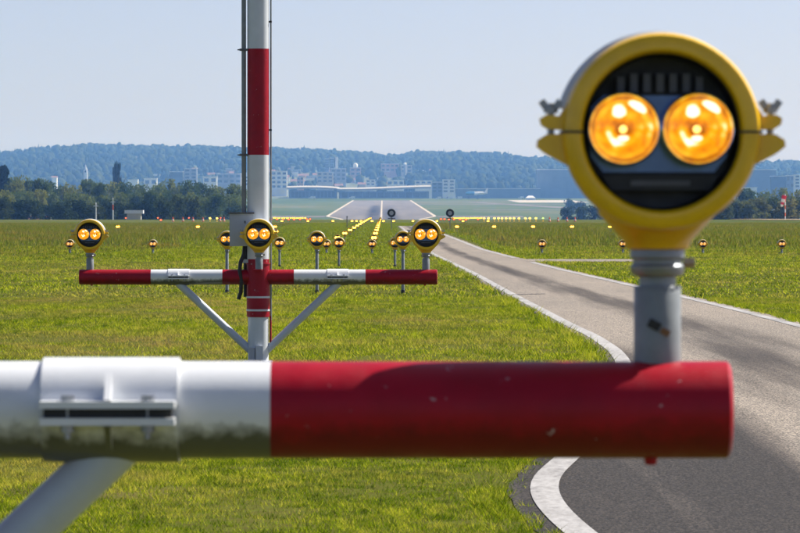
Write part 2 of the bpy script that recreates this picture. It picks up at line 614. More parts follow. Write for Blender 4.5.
def rubber(X, Y, u):
    c = -1.0
    a = np.clip(1.3 - np.abs(X - c + 4.5) / 4.0, 0, 1) * np.clip((3500 - Y) / 400, 0, 1)
    b = np.clip(1.3 - np.abs(X - c - 5) / 5.0, 0, 1) * np.clip((3500 - Y) / 900, 0, 1) * .8
    return np.clip(np.maximum(a, b) * 1.3, 0, 1)


Dw = np.concatenate([np.linspace(2180, 2500, 40), np.linspace(2520, 4020, 50)])
hwL = np.interp(Dw, [2180, 2300, 2430, 2470, 4020], [19.5, 22.6, 30.8, 31.4, 27.6])
ribbon("runway", Dw, -1 - hwL, -1 + hwL, 0.05, M['runway'], 30, rubber, label="pale concrete runway rising away in the distance")
ribbon("runway_marking", Dw, -1 - hwL + .4, -1 - hwL + 2.2, 0.10, M['rwline'], 1, label="pale painted stripe along the left runway edge")
ribbon("runway_marking", Dw, -1 + hwL - 2.2, -1 + hwL - .4, 0.10, M['rwline'], 1, label="pale painted stripe along the right runway edge")
Dc = np.linspace(2200, 4000, 60)
ribbon("runway_marking", Dc, np.full(60, -1.45), np.full(60, -0.45), 0.10, M['rwline'], 1, label="white painted centre line of the runway")
for k, (d0, d1, x0, x1) in enumerate(((3450, 3510, 29, 300), (2900, 2945, 60, 320), (3780, 3830, 28.5, 330), (2390, 2470, -78, -32.2), (2390, 2470, 30.2, 78))):
    Dt = np.linspace(d0, d1, 6)
    ribbon("taxiway", Dt, np.full(6, x0), np.full(6, x1), 0.06, M['runway'], 2, lambda X, Y, u: X * 0,
           label=["pale taxiway crossing the grass right of the runway", "nearest pale taxiway strip right of the runway", "farthest pale taxiway strip before the terminal", "faint paved link left of the runway's near end", "faint paved link right of the runway's near end"][k])
Dt = np.linspace(3050, 3760, 30)
ribbon("taxiway", Dt, np.linspace(125, 70, 30), np.linspace(145, 82, 30), 0.065, M['runway'], 2, lambda X, Y, u: X * 0, label="pale diagonal taxiway right of the runway")
Da = np.linspace(3700, 4050, 10)
ribbon("apron", Da, np.full(10, 115), np.full(10, 175), 0.075, flat('pale_apron', (0.40, 0.36, 0.31), .8), 2, label="pale concrete apron at the right")
Ds = np.linspace(560, 640, 12)
ribbon("stubble_strip", Ds, np.full(12, 49.0) + rng.uniform(-1, 1, 12), np.full(12, 95.0), 0.09, flat('dry_stubble', (0.42, 0.31, 0.17), .95, .2, .6), 4, label="dry tan stubble strip before the right bushes")


# ------------------------------------------------------------------ grass
def grass_material(name, greens, dry, dry_amt, patch=0.5):
    m, nt, b = mat(name)
    nt.nodes.remove(b)
    o = nt.nodes["Material Output"]
    g = N(nt, "ShaderNodeNewGeometry").outputs["Position"]
    t = N(nt, "ShaderNodeAttribute", attribute_name="tint").outputs["Fac"]
    c = ramp(nt, t, [(0.0, greens[0]), (0.5, greens[1]), (1.0, greens[2])])
    n1 = noise(nt, patch, 5, 0.7, g, (1, 0.45, 1))
    n2 = noise(nt, 6.0, 4, 0.6, g)
    f = math_n(nt, 'ADD', math_n(nt, 'MULTIPLY_ADD', n1, 2.6, -1.3 + dry_amt), math_n(nt, 'MULTIPLY_ADD', t, 0.5, math_n(nt, 'MULTIPLY_ADD', n2, 0.5, -0.45)), clamp=True)
    dr = N(nt, "ShaderNodeAttribute", attribute_name="dry").outputs["Fac"]
    f = math_n(nt, 'ADD', f, dr, clamp=True)
    c = mixc(nt, f, c, dry)
    d = N(nt, "ShaderNodeBsdfDiffuse")
    tr = N(nt, "ShaderNodeBsdfTranslucent")
    mx = N(nt, "ShaderNodeMixShader")
    mx.inputs[0].default_value = 0.55
    nt.links.new(c, d.inputs[0])
    c2 = mixc(nt, 1.0, c, (1.25, 1.2, 0.55), 'MULTIPLY')
    nt.links.new(c2, tr.inputs[0])
    nt.links.new(d.outputs[0], mx.inputs[1])
    nt.links.new(tr.outputs[0], mx.inputs[2])
    nt.links.new(mx.outputs[0], o.inputs[0])
    return m


def scatter(n, d0, d1, margin, power=1.0):
    """points in the wedge the lens looks along (and some metres to either side)"""
    D = np.sqrt(rng.uniform(d0 ** 2, d1 ** 2, n))
    hw = 0.0935 * D + margin
    X = rng.uniform(-1, 1, n) * hw + (VX - 400) / FPX * -D * 1.0
    return X, D


def blades(X, D, h, wd, lean, tint, curved=False):
    n = len(X)
    Z = np.interp(D, PD, PH)
    a = rng.uniform(0, 2 * np.pi, n)
    la = rng.uniform(0, 2 * np.pi, n)
    ln = lean * h * rng.uniform(0.2, 1.0, n)
    ca, sa = np.cos(a) * wd / 2, np.sin(a) * wd / 2
    p0 = np.stack([X - ca, D - sa, Z - 0.004], 1)
    p1 = np.stack([X + ca, D + sa, Z - 0.004], 1)
    tx, ty = X + np.cos(la) * ln, D + np.sin(la) * ln
    p2 = np.stack([tx, ty, Z + h], 1)
    co = np.concatenate([p0, p1, p2])
    i = np.arange(n)
    f = np.stack([i, i + n, i + 2 * n], 1).ravel()
    return co, f, np.concatenate([tint] * 3)


def cat_blades(parts):
    cos, fs, ts, off = [], [], [], 0
    for co, f, t in parts:
        cos.append(co); fs.append(f + off); ts.append(t); off += len(co)
    return np.concatenate(cos), np.concatenate(fs), np.concatenate(ts)


def vnoise(X, Y, s, seed):
    r = np.random.default_rng(seed)
    T = r.uniform(0, 1, (128, 128))
    x, y = X / s, Y / s
    xi, yi = np.floor(x).astype(int), np.floor(y).astype(int)
    fx, fy = x - xi, y - yi
    fx, fy = fx * fx * (3 - 2 * fx), fy * fy * (3 - 2 * fy)
    g = lambda i, j: T[i % 128, j % 128]
    return (g(xi, yi) * (1 - fx) + g(xi + 1, yi) * fx) * (1 - fy) + (g(xi, yi + 1) * (1 - fx) + g(xi + 1, yi + 1) * fx) * fy


BXP = -1.012
parts = []
for n, d0, d1, mg, hh, ww in ((560000, 15.5, 30, 0.7, (0.008, 0.030), (0.0026, 0.0050)), (460000, 30, 62, 1.2, (0.010, 0.038), (0.005, 0.009)), (380000, 62, 150, 2.5, (0.014, 0.050), (0.013, 0.024))):
    X, D = scatter(n, d0, d1, mg)
    edge = (vnoise(X, D, 0.35, 3) - 0.5) * 0.16
    keep = ~((X > rl(D) - 0.15 + edge) & (X < rr(D) + 0.14 + edge)) & ~pad_mask(X, D)
    shoulder = (X < rl(D) - 0.075) & (X > rl(D) - 0.25) & (vnoise(X, D, 0.10, 33) > 0.62)
    keep |= shoulder & (D < 130)
    bare = vnoise(X, D * 0.6, 0.55, 11) * .6 + vnoise(X, D, 0.16, 12) * .4
    keep &= rng.uniform(0, 1, n) < np.clip((bare - 0.25) * 4.0, 0.15, 1)
    X, D = X[keep], D[keep]
    k = len(X)
    lush = vnoise(X, D * 0.5, 1.4, 5) * .6 + vnoise(X, D, .25, 6) * .4
    h = rng.uniform(hh[0], hh[1], k) * (0.55 + 0.9 * lush)
    verge = (np.abs(X - rl(D) + 0.22) < 0.12) | (np.abs(X - rr(D) - 0.2) < 0.12)
    h = np.where(verge, h * (1.1 + 1.6 * vnoise(X, D, .12, 9)), h)
    parts.append(blades(X, D, h, rng.uniform(ww[0], ww[1], k), 1.5, np.clip(rng.normal(0.48, 0.30, k) + (lush - .5) * .6 + (vnoise(X, D * .6, .045 + .0012 * D.mean(), 8) - .5) * 1.0, 0, 1)))
co, f, t = cat_blades(parts)
wornv = np.zeros(len(co))
for x, y, rx, ry, st in ((-2.3, 40.5, 1.7, 4.5, .9), (-2.2, 57, 1.4, 7, .8), (0.4, 49, .9, 5, .45), (-4.4, 62, 1.3, 7, .6), (-0.6, 75, 1.5, 9, .5), (-5.5, 95, 3, 12, .5), (-0.5, 27, .8, 3, .35), (-1.6, 21, .6, 2, .3), (BXP, 35.5, .5, .6, 1.0)):
    wornv = np.maximum(wornv, st * np.clip(1.2 - np.hypot((co[:, 0] - x) / rx, (co[:, 1] - y) / ry), 0, 1))
wornv *= np.clip((vnoise(co[:, 0], co[:, 1] * .5, .35, 71) * .6 + vnoise(co[:, 0], co[:, 1], .12, 72) * .4 - .3) * 3.2, 0, 1)
tag(link("lawn_grass", raw_mesh("lawn_grass", co, f, 3, {"tint": t, "dry": wornv}),
         grass_material('lawn_blades', [(0.055, 0.10, 0.006), (0.19, 0.26, 0.012), (0.42, 0.44, 0.05)], (0.33, 0.25, 0.13), -0.03, 0.42)),
    "short mown grass beside the service road", "grass", kind="stuff")

parts = []
X, D = scatter(400000, 112, 420, 6.0)
right = X > rr(D) + 1.2 + 0.02 * (D - 128) * 0 + (vnoise(X, D, 3, 21) - .5) * 1.2
left = (X < -7.5 + (vnoise(X, D * .3, 3, 22) - .5) * 3)
core = ~road_mask(X, D, 0.25) & ~pad_mask(X, D)
tall = (right | left) & core
p = vnoise(X, D * 0.25, 5.0, 23) * .6 + vnoise(X, D, 1.1, 24) * .4
Xt, Dt_, pt = X[tall], D[tall], p[tall]
k = len(Xt)
band = np.interp(Dt_, [112, 150, 185, 290, 330, 420], [0.2, 0.55, 1.0, 1.0, 0.5, 0.35])
h = rng.uniform(0.10, 0.26, k) * (0.5 + 0.9 * pt) * band
parts.append(blades(Xt, Dt_, h, rng.uniform(0.02, 0.05, k), 0.6, np.clip(rng.normal(0.45, 0.28, k), 0, 1)))
co, f, t = cat_blades(parts)
tag(link("meadow_grass", raw_mesh("meadow_grass", co, f, 3, {"tint": t}),
         grass_material('meadow_blades', [(0.070, 0.11, 0.014), (0.14, 0.175, 0.028), (0.27, 0.24, 0.08)], (0.27, 0.175, 0.085), 0.06, 0.10)),
    "longer unmown meadow grass behind the lawn", "grass", kind="stuff")
parts = []
short = ~(right | left) & core
Xs, Ds_ = X[short], D[short]
k = len(Xs)
parts.append(blades(Xs, Ds_, rng.uniform(0.03, 0.09, k), rng.uniform(0.03, 0.05, k), 0.8, np.clip(rng.normal(0.5, 0.25, k), 0, 1)))
co, f, t = cat_blades(parts)
tag(link("strip_grass", raw_mesh("strip_grass", co, f, 3, {"tint": t}),
         grass_material('strip_blades', [(0.075, 0.12, 0.008), (0.17, 0.225, 0.014), (0.28, 0.30, 0.04)], (0.26, 0.21, 0.09), -0.12, 0.2)),
    "short grass strip under the far rows of lights", "grass", kind="stuff")


# ------------------------------------------------------------------ approach lights
LAMP_C = 0.285   # lamp centre above the foot of its coupling tube on a beam


def light_meshes():
    L = {}
    seg = 56
    L['bezel'] = MB().lathe([(0.0975, -0.060), (0.0985, -0.074), (0.103, -0.079), (0.113, -0.080), (0.121, -0.076), (0.1245, -0.066), (0.1245, -0.048), (0.121, -0.044), (0.121, -0.03), (0.0975, -0.03)], 'y', seg).mesh('bezel')
    L['housing'] = MB().lathe([(0.0975, -0.061), (0.1205, -0.042), (0.1215, 0.01), (0.117, 0.05), (0.10, 0.085), (0.06, 0.105), (0.0, 0.11)], 'y', seg).mesh('housing')
    L['rear_cover'] = MB().lathe([(0.1235, 0.005), (0.130, 0.012), (0.130, 0.05), (0.120, 0.085), (0.09, 0.112), (0.05, 0.124), (0, 0.127)], 'y', 28, a0=R(15), a1=R(165)).mesh('rear_cover')
    L['recess'] = MB().lathe([(0.0972, -0.076), (0.095, -0.012), (0.0, -0.010)], 'y', seg).mesh('recess')
    L['neck'] = MB().lathe([(0.0, -0.0985), (0.0775, -0.0985), (0.073, -0.105), (0.058, -0.121), (0.043, -0.137), (0.040, -0.146), (0.036, -0.148), (0, -0.148)], 'z', 36, (0, 0.012, 0)).mesh('neck')
    for nm, sg in (('seam_r', 1), ('seam_l', -1)):
        L[nm] = MB().prism([(sg * 0.098, -0.0014), (sg * 0.1262, -0.0014), (sg * 0.1262, 0.0014), (sg * 0.098, 0.0014)], -0.0815, -0.01).mesh('seam')
    L['coupling'] = MB().lathe([(0, -0.143), (0.033, -0.143), (0.0345, -0.147), (0.0345, -0.158), (0.0315, -0.161), (0.0315, -0.166), (0.0345, -0.169), (0.0345, -0.176), (0.031, -0.181), (0.0235, -0.183), (0.0235, -0.194), (0.0305, -0.197)], 'z', 36, (0, 0.012, 0)).mesh('coupling')
    L['collar_bolt'] = MB().lathe([(0, 0.033), (0.0075, 0.033), (0.0075, 0.047), (0, 0.048)], 'x', 6, (0, 0.012, -0.165), smooth=False).mesh('collar_bolt')
    L['sticker'] = MB().box((-0.006, -0.0190, -0.243), (0.016, 0.002, 0.011), Matrix.Rotation(R(28), 3, 'Y')).mesh('sticker')
    L['sticker2'] = MB().box((0.008, -0.0180, -0.252), (0.012, 0.002, 0.008), Matrix.Rotation(R(28), 3, 'Y')).mesh('sticker2')
    lug = MB()
    lug.prism([(0.112, -0.044), (0.128, -0.036), (0.146, -0.026), (0.156, -0.018), (0.155, -0.010), (0.144, -0.003), (0.118, -0.002)], -0.064, -0.03)
    lug.prism([(0.112, 0.002), (0.142, 0.004), (0.150, 0.009), (0.152, 0.017), (0.144, 0.022), (0.128, 0.020), (0.112, 0.045)], -0.064, -0.03)
    L['lug_r'] = lug.mesh('lug')
    lug2 = MB()
    for v, f in ((lug.v, lug.f),):
        lug2.add([(-x, y, z) for x, y, z in v], f)
    L['lug_l'] = lug2.mesh('lug')
    bt = MB().lathe([(0, -0.03), (0.0045, -0.03), (0.0045, 0.036), (0, 0.037)], 'z', 8).lathe([(0, 0.024), (0.009, 0.024), (0.009, 0.031), (0, 0.031)], 'z', 6, smooth=False)
    L['bolt'] = bt.mesh('bolt')
    wg = MB()
    for s in (-1, 1):
        wg.box((s * 0.008, 0, 0.034), (0.014, 0.006, 0.009), Matrix.Rotation(R(-55 * s), 3, 'Y'))
    L['wing_nut'] = wg.mesh('wing_nut')
    fin = MB().prism([(-0.0045, 0.0505), (0.0045, 0.0505), (0.0045, 0.074), (-0.0045, 0.074)], -0.040, -0.011)
    L['fin'] = fin.mesh('fin')
    L['plate'] = MB().prism([(-0.086, -0.030), (-0.070, -0.050), (0.070, -0.050), (0.086, -0.030), (0.090, 0.0), (0.086, 0.032), (0.07, 0.047), (-0.07, 0.047), (-0.086, 0.032), (-0.090, 0.0)], -0.0145, -0.0105).mesh('plate')
    L['lower_box'] = MB().prism([(-0.062, -0.073), (0.062, -0.073), (0.074, -0.054), (-0.074, -0.054)], -0.045, -0.0105).mesh('lower_box')
    L['slot'] = MB().box((0, -0.0455, -0.064), (0.075, 0.003, 0.007)).mesh('slot')
    L['reflector'] = MB().lathe([(0.0440, -0.0345), (0.0415, -0.029), (0.033, -0.012), (0.022, 0.002), (0.011, 0.009), (0.0, 0.011)], 'y', 40).mesh('reflector')
    L['bulb'] = MB().lathe([(0, -0.018), (0.0028, -0.0172), (0.0046, -0.013), (0.0046, -0.005), (0.003, 0.0), (0.003, 0.010)], 'y', 14).mesh('bulb')
    L['lens'] = MB().lathe([(0.0428, -0.0350), (0.040, -0.0405), (0.032, -0.0460), (0.018, -0.0505), (0.0, -0.0515)], 'y', 32).mesh('lens')
    L['cup'] = MB().lathe([(0.0436, -0.0352), (0.0450, -0.0365), (0.0466, -0.0350), (0.0466, -0.026), (0.042, -0.012), (0.03, 0.006), (0.0, 0.0135)], 'y', 36).mesh('cup')
    return L


LM = light_meshes()


def proto_light():
    t = thing("approach_light", "x", "runway light")
    def p(key, name, m, par=None, loc=(0, 0, 0)):
        o = link(name, LM[key], M[m], par or t)
        o.location = (loc[0], loc[1], loc[2] + (0 if par else LAMP_C))
        return o
    hs = p('housing', 'housing', 'yellow')
    p('bezel', 'bezel', 'yellow')
    p('rear_cover', 'rear_cover', 'shell')
    p('recess', 'recess', 'black')
    p('neck', 'neck', 'yellow')
    p('seam_l', 'seam', 'black')
    p('seam_r', 'seam', 'black')
    cp = p('coupling', 'coupling', 'galv')
    p('collar_bolt', 'bolt', 'bolt', cp)
    for s, k in ((-1, 'lug_l'), (1, 'lug_r')):
        lg = p(k, 'clamp_lug', 'yellow')
        p('bolt', 'bolt', 'bolt', lg, (s * 0.138, -0.047, 0))
        p('wing_nut', 'wing_nut', 'bolt', lg, (s * 0.138, -0.047, 0))
    for k in range(7):
        p('fin', 'fin', 'dgrey', None, ((k - 3) * 0.0165, 0, 0.0 if abs(k - 3) < 3 else -0.004))
    p('plate', 'mounting_plate', 'chrome')
    lb = p('lower_box', 'ballast_box', 'black')
    p('slot', 'slot', 'dgrey', lb)
    for s in (-1, 1):
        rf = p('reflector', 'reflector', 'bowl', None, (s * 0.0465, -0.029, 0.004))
        p('cup', 'reflector_cup', 'rim', rf)
        p('bulb', 'bulb', 'bulb', rf)
        p('lens', 'lens', 'lens', rf)
    return t


PROTO = proto_light()
_used = [False]
TUBES = {}


def tube_mesh(length, r=0.0300):
    key = (round(length, 3), r)
    if key not in TUBES:
        TUBES[key] = MB().lathe([(0, -length), (r, -length), (r, -0.196), (r * .95, -0.194), (0, -0.194)], 'z', 24, (0, 0.012, 0)).mesh('tube')
    return TUBES[key]


def place_light(X, Y, zbase, centre, label, group, stickers=False):
    """centre = height of the lamp's centre above its foot"""
    if not _used[0]:
        o = PROTO; _used[0] = True
    else:
        o = copy_tree(PROTO_SRC)
    dz = centre - LAMP_C
    if abs(dz) > 1e-6:
        for ch in o.children:
            ch.location.z += dz
    o.location = (X, Y, zbase)
    tag(o, label, "runway light", group)
    tb = link('tube', tube_mesh(centre, 0.0300 if centre < 0.3 else 0.0235), M['tube'], o)
    tb.location.z = centre
    if centre > 0.35:
        ft = MB().lathe([(0, 0), (0.034, 0), (0.034, 0.03), (0.026, 0.055), (0, 0.055)], 'z', 16, (0, 0.012, 0)).build('foot', M['black'], o)
    if stickers:
        for k in ('sticker', 'sticker2'):
            s_ = link('sticker', LM[k], M['black'] if k == 'sticker' else flat('brown_sticker', (0.20, 0.10, 0.04)), o)
            s_.location.z = centre
    return o


PROTO_SRC = PROTO
# keep an untouched source for copies: the first placed light is a copy as well
_used[0] = True

D1, D2 = 5.55, 35.5
BX = -1.012
BZ1, BZ2, BR = 0.9965, 0.706, 0.0615
G1 = "approach lights"
place_light(0.349, D1, BZ1 + BR - 0.003, 1.25 + (VY - 133) / FPX * D1 - (BZ1 + BR - 0.003), "large yellow twin-lamp light on the blurred near red and white beam", G1, True)
place_light(PX(90, D2), D2, BZ2 + BR - 0.003, LAMP_C, "yellow twin-lamp light on the left end of the mast's crossbeam", G1)
place_light(PX(426, D2), D2, BZ2 + BR - 0.003, LAMP_C, "yellow twin-lamp light on the right end of the mast's crossbeam", G1)
place_light(PX(259, D2 - .22), D2 - 0.22, BZ2 + BR + 0.005, LAMP_C - .004, "yellow twin-lamp light in the middle, in front of the mast", G1)
DB = 65.5
for x, w_ in ((227, "left"), (317, "middle"), (403, "right")):
    place_light(PX(x, DB), DB, 0, 0.81, f"yellow light on a tall tube, {w_} of the row behind the mast", "lights of the row behind the mast")
DCc = 95.5
for x, w_ in ((279.5, "left"), (339, "middle"), (395, "right, half hidden,")):
    place_light(PX(x, DCc), DCc, 0, 0.53, f"yellow twin-lamp light on a tube, {w_} of the second row behind the mast", "lights of the second row behind the mast")
DX = 125.5
cross = [(70, "outer left"), (153, "inner left"), (542, "innermost right"), (623, "second from the road on the right"), (703, "third from the road on the right"), (782, "far right")]
for x, w_ in cross:
    place_light(PX(x, DX), DX, 0, 0.275, f"small yellow meadow light, {w_} of the first wide row", "lights of the first wide row")
for x, w_ in ((326.5, "left"), (372, "right")):
    place_light(PX(x, DX), DX, 0, 0.275, f"small yellow twin-lamp light, nearest of the {w_} centre line of lights", "lights of the centre lines")

# simple far light: same outline, fewer pieces
FH = MB().lathe([(0.0, -0.052), (0.098, -0.052), (0.10, -0.078), (0.121, -0.078), (0.1245, -0.05), (0.118, 0.05), (0.06, 0.10), (0, 0.105)], 'y', 16)
FH.lathe([(0.07, -0.095), (0.036, -0.146), (0, -0.148)], 'z', 10, (0, 0.012, 0))
FH.prism([(0.11, -0.04), (0.165, -0.015), (0.155, 0.02), (0.11, 0.04)], -0.06, -0.03).prism([(-0.11, -0.04), (-0.11, 0.04), (-0.155, 0.02), (-0.165, -0.015)], -0.06, -0.03)
FHM = FH.mesh('housing')
FFM = MB().lathe([(0, -0.0545), (0.097, -0.0545), (0.097, -0.053)], 'y', 16).mesh('face')
FLM = MB().lathe([(0.0463, -0.055), (0.043, -0.068), (0.026, -0.078), (0, -0.080)], 'y', 12).mesh('lens')
FSM = MB().lathe([(0.0, -1.0), (0.026, -1.0), (0.026, 0.0), (0, 0)], 'z', 8).mesh('stem')


def far_light(x, y, h, label, group, glow='amberfar', hm='yellow', D=None):
    if D is None:
        D = (CAM_H - h) * FPX / (y - VY)
    z0 = gz(D)
    o = thing("approach_light", label, "runway light", (PX(x, D), D, z0), group)
    hs = link('housing', FHM, None, o)
    hs.location.z = h
    if not FHM.materials: FHM.materials.append(M['yellow'])
    hs.material_slots[0].link = 'OBJECT'; hs.material_slots[0].material = M[hm]
    fa = link('face', FFM, M['black'], o); fa.location.z = h
    for s in (-1, 1):
        le = link('lens', FLM, M['amberfar'], o)
        le.location = (s * 0.0465, 0, h + 0.004)
        le.material_slots[0].link = 'OBJECT'; le.material_slots[0].material = M[glow]
    st = link('stem', FSM, M['galv'], o)
    st.location.z = h - 0.146
    st.scale.z = max(0.02, h - 0.146)
    return o


for k in range(1, 16):
    D = 125.5 + 30 * k
    for X, w_ in ((-1.62, "left"), (-0.32, "right")):
        far_light(VX + X * FPX / D, 0, 0.26, f"small yellow light, {ordinal(k)} beyond the nearest in the {w_} centre line", "lights of the centre lines", D=D)
DR2 = 245.5
for k, x in enumerate((118, 198, 275, 457, 494, 533, 572, 610)):
    far_light(x, 0, 0.31, f"small yellow light, {ordinal(k)} from left in the second wide row across the meadow", "lights of the second wide row", D=DR2)
far_light(276, 0, 0.27, "small yellow light on its own just right of the mast's middle lamp", "lights of the centre lines", D=200)
for k, x in enumerate((282, 308, 333, 352, 356.5, 361, 372, 383.5, 393.5, 413, 437, 463, 488)):
    far_light(x, 0, 0.25, f"tiny yellow light, {ordinal(k)} from left in the third wide row", "lights of the third wide row", D=395.5)
for k, x in enumerate(np.linspace(271.5, 305, 17)):
    far_light(x + rng.uniform(-.6, .6), 217.4 + rng.uniform(-.3, .4), 0.28, "tiny yellow light in the dense row left of the runway end", "dense yellow lights left of the runway end")
for k, x in enumerate((271, 277, 283.5, 288.5, 294, 300, 306.5, 310)):
    far_light(x, 219.3 + rng.uniform(-.3, .3), 0.28, f"tiny red light, {ordinal(k)} from left in the row left of the runway end", "red lights left of the runway end", 'redfar', 'orange')
for k, x in enumerate(np.linspace(452, 481, 15)):
    far_light(x + rng.uniform(-.5, .5), 217.6 + rng.uniform(-.3, .4), 0.28, "tiny yellow light in the dense row right of the runway end", "dense yellow lights right of the runway end")
for k, x in enumerate((441, 444.5, 449, 454, 460, 466, 478)):
    far_light(x, 219.4 + rng.uniform(-.4, .3), 0.28, f"tiny red light, {ordinal(k)} from left in the row right of the runway end", "red lights right of the runway end", 'redfar', 'orange')
for k, x in enumerate((126, 158, 161, 189, 220.5)):
    far_light(x, 217.4 if k != 2 else 220, 0.30, f"tiny orange-red light, {ordinal(k)} from left before the left bushes", "red lights before the left bushes", 'redfar', 'orange')

# slim upright marker lights and traffic cones along the crest
MKB = MB().lathe([(0, 0), (0.09, 0), (0.09, 0.03), (0.035, 0.06), (0.035, 0.22), (0.085, 0.26), (0.10, 0.34), (0.07, 0.44), (0.0, 0.47)], 'z', 12).mesh('body')
MKL = MB().lathe([(0.101, 0.29), (0.106, 0.33), (0.100, 0.37), (0.092, 0.40)], 'z', 12).mesh('lens')
for k, x in enumerate((484, 488.5, 494.5, 498.5, 502, 506, 510, 514, 519, 525.5, 530, 536, 543, 210, 217)):
    D = 480.0
    lab = f"tiny slim yellow marker light, {ordinal(k)} from left in the row right of the runway" if k < 12 else ["tiny green-lit marker light at the right end of the marker row", "tiny yellow marker light before the left bushes, left of two", "tiny yellow marker light before the left bushes, right of two"][k - 12]
    o = thing("marker_light", lab, "marker light", (PX(x, D), D, 0), "slim marker lights along the crest")
    link('body', MKB, M['yellow'], o)
    l_ = link('lens', MKL, M['amberfar'], o)
    l_.material_slots[0].link = 'OBJECT'; l_.material_slots[0].material = M['greenfar'] if k == 12 else M['amberfar']
CNB = MB().box((0, 0, 0.012), (0.23, 0.23, 0.024)).lathe([(0.14, 0.04), (0.115, 0.13)], 'z', 14).lathe([(0.095, 0.25), (0.03, 0.50), (0, 0.505)], 'z', 14).mesh('cone_body')
CNW = MB().lathe([(0.1165, 0.128), (0.0965, 0.252)], 'z', 14).mesh('reflective_band')
M['cwhite'] = flat('white_band', (0.8, 0.8, 0.78))
for k, x in enumerate((173, 183, 193, 203, 220, 224, 549.5, 558, 567, 575)):
    D = 470.0
    o = thing("traffic_cone", f"tiny orange cone, {ordinal(k if k < 6 else k - 6)} from left {'before the left bushes' if k < 6 else 'at the right end of the marker row'}", "traffic cone", (PX(x, D), D, 0), "cones along the crest")
    link('cone_body', CNB, M['orange'], o)
    link('reflective_band', CNW, M['cwhite'], o)


# ------------------------------------------------------------------ masts with crossbeams
def sleeve_clamp(parent, cx, cz):
    top = MB().lathe([(BR, -0.086), (0.0665, -0.086), (0.0665, 0.086), (BR, 0.086)], 'x', 32, (cx, 0, cz), a0=R(8), a1=R(172), smooth=True)
    t = top.build('clamp_shell', M['white'], parent)
    bot = MB().lathe([(BR, -0.086), (0.0665, -0.086), (0.0665, 0.086), (BR, 0.086)], 'x', 32, (cx, 0, cz), a0=R(188), a1=R(352), smooth=True)
    b = bot.build('clamp_shell', M['white'], parent)
    for (sh, s) in ((t, 1), (b, -1)):
        for yy in (-1, 1):
            fl = MB().box((cx, yy * 0.080, cz + s * 0.0105), (0.168, 0.046, 0.009))
            g = Vector((cx + 0.0, yy * 0.074, cz + s * 0.03))
            fl.add([(cx - 0.004, yy * 0.06, cz + s * 0.0150), (cx - 0.004, yy * 0.098, cz + s * 0.0165), (cx - 0.004, yy * 0.058, cz + s * 0.050),
                    (cx + 0.004, yy * 0.06, cz + s * 0.0150), (cx + 0.004, yy * 0.098, cz + s * 0.0165), (cx + 0.004, yy * 0.058, cz + s * 0.050)],
                   [(0, 1, 2), (5, 4, 3), (0, 3, 4, 1), (1, 4, 5, 2), (0, 2, 5, 3)])
            fl.build('flange', M['white'], sh)
    for yy in (-1, 1):
        MB().box((cx, yy * 0.0745, cz), (0.160, 0.031, 0.0115)).build('gasket', M['black'], b)
        for dx in (-0.05, 0.05):
            MB().lathe([(0, -0.032), (0.004, -0.032), (0.004, -0.024), (0.009, -0.024), (0.009, -0.0152), (0.0045, -0.0152), (0.0045, 0.0152), (0.009, 0.0152), (0.009, 0.022), (0, 0.022)], 'z', 8, (cx + dx, yy * 0.086, cz), smooth=False).build('clamp_bolt', M['bolt'], t)


def crossbeam(parent, bz, cl=0.645):
    for s in ((1, -1)):
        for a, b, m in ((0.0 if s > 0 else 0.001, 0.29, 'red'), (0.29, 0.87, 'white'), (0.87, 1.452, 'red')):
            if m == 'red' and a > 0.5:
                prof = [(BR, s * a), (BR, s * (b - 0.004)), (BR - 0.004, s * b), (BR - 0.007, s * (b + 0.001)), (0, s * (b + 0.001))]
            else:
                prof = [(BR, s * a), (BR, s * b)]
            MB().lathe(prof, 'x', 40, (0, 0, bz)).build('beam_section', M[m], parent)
        # drain plugs on the underside
        MB().lathe([(0, -BR - 0.009), (0.007, -BR - 0.008), (0.010, -BR + 0.004)], 'z', 10, (s * 1.352, 0, bz)).build('drain_plug', M['red'], parent)
        sleeve_clamp(parent, s * cl, bz)
        MB().tube([(s * (cl + 0.035), 0, bz - 0.02), (s * 0.055, 0, bz - cl + 0.04)], 0.031, 16).build('brace', M['brace'], parent)


near = thing("light_mast", "near red and white crossbeam with clamp and diagonal brace, blurred in front", "light mast", (BX, D1, 0), "crossbeams carrying lights")
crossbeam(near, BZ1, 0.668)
MB().lathe([(0.086, 0.02), (0.086, 0.62)], 'z', 32).build('pole', M['polewhite'], near)
MB().lathe([(0.086, 0.62), (0.095, 0.625), (0.095, 1.10), (0.10, 1.105), (0.10, 1.12), (0, 1.121)], 'z', 32).build('sleeve', M['red'], near)
MB().box((0, 0, 0.02), (0.30, 0.30, 0.04)).build('base_plate', M['galv'], near)

mast = thing("light_mast", "tall red and white mast with a crossbeam and two diagonal braces", "light mast", (BX, D2, 0), "crossbeams carrying lights")
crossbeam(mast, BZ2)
zb = lambda y: (364.0 - y) / FPX * D2
MB().lathe([(0.084, 0.02), (0.084, zb(317))], 'z', 36).build('pole_section', M['polewhite'], mast)
sl_ = MB().lathe([(0.084, zb(317)), (0.0945, zb(317) + .002), (0.0945, zb(264.5)), (0.100, zb(264.5) + .002), (0.100, zb(263)), (0.089, zb(263) + .001)], 'z', 36).build('sleeve', M['red'], mast)
for y in (297, 310):
    MB().lathe([(0.0946, zb(y) - 0.008), (0.0970, zb(y) - 0.007), (0.0970, zb(y) + 0.007), (0.0946, zb(y) + 0.008)], 'z', 36).build('band', M['polewhite'], sl_)
ybreaks = [(263, 259, 'red'), (259, 155, 'polewhite'), (155, 49, 'red'), (49, -57, 'polewhite'), (-57, -163, 'red'), (-163, -269, 'polewhite')]
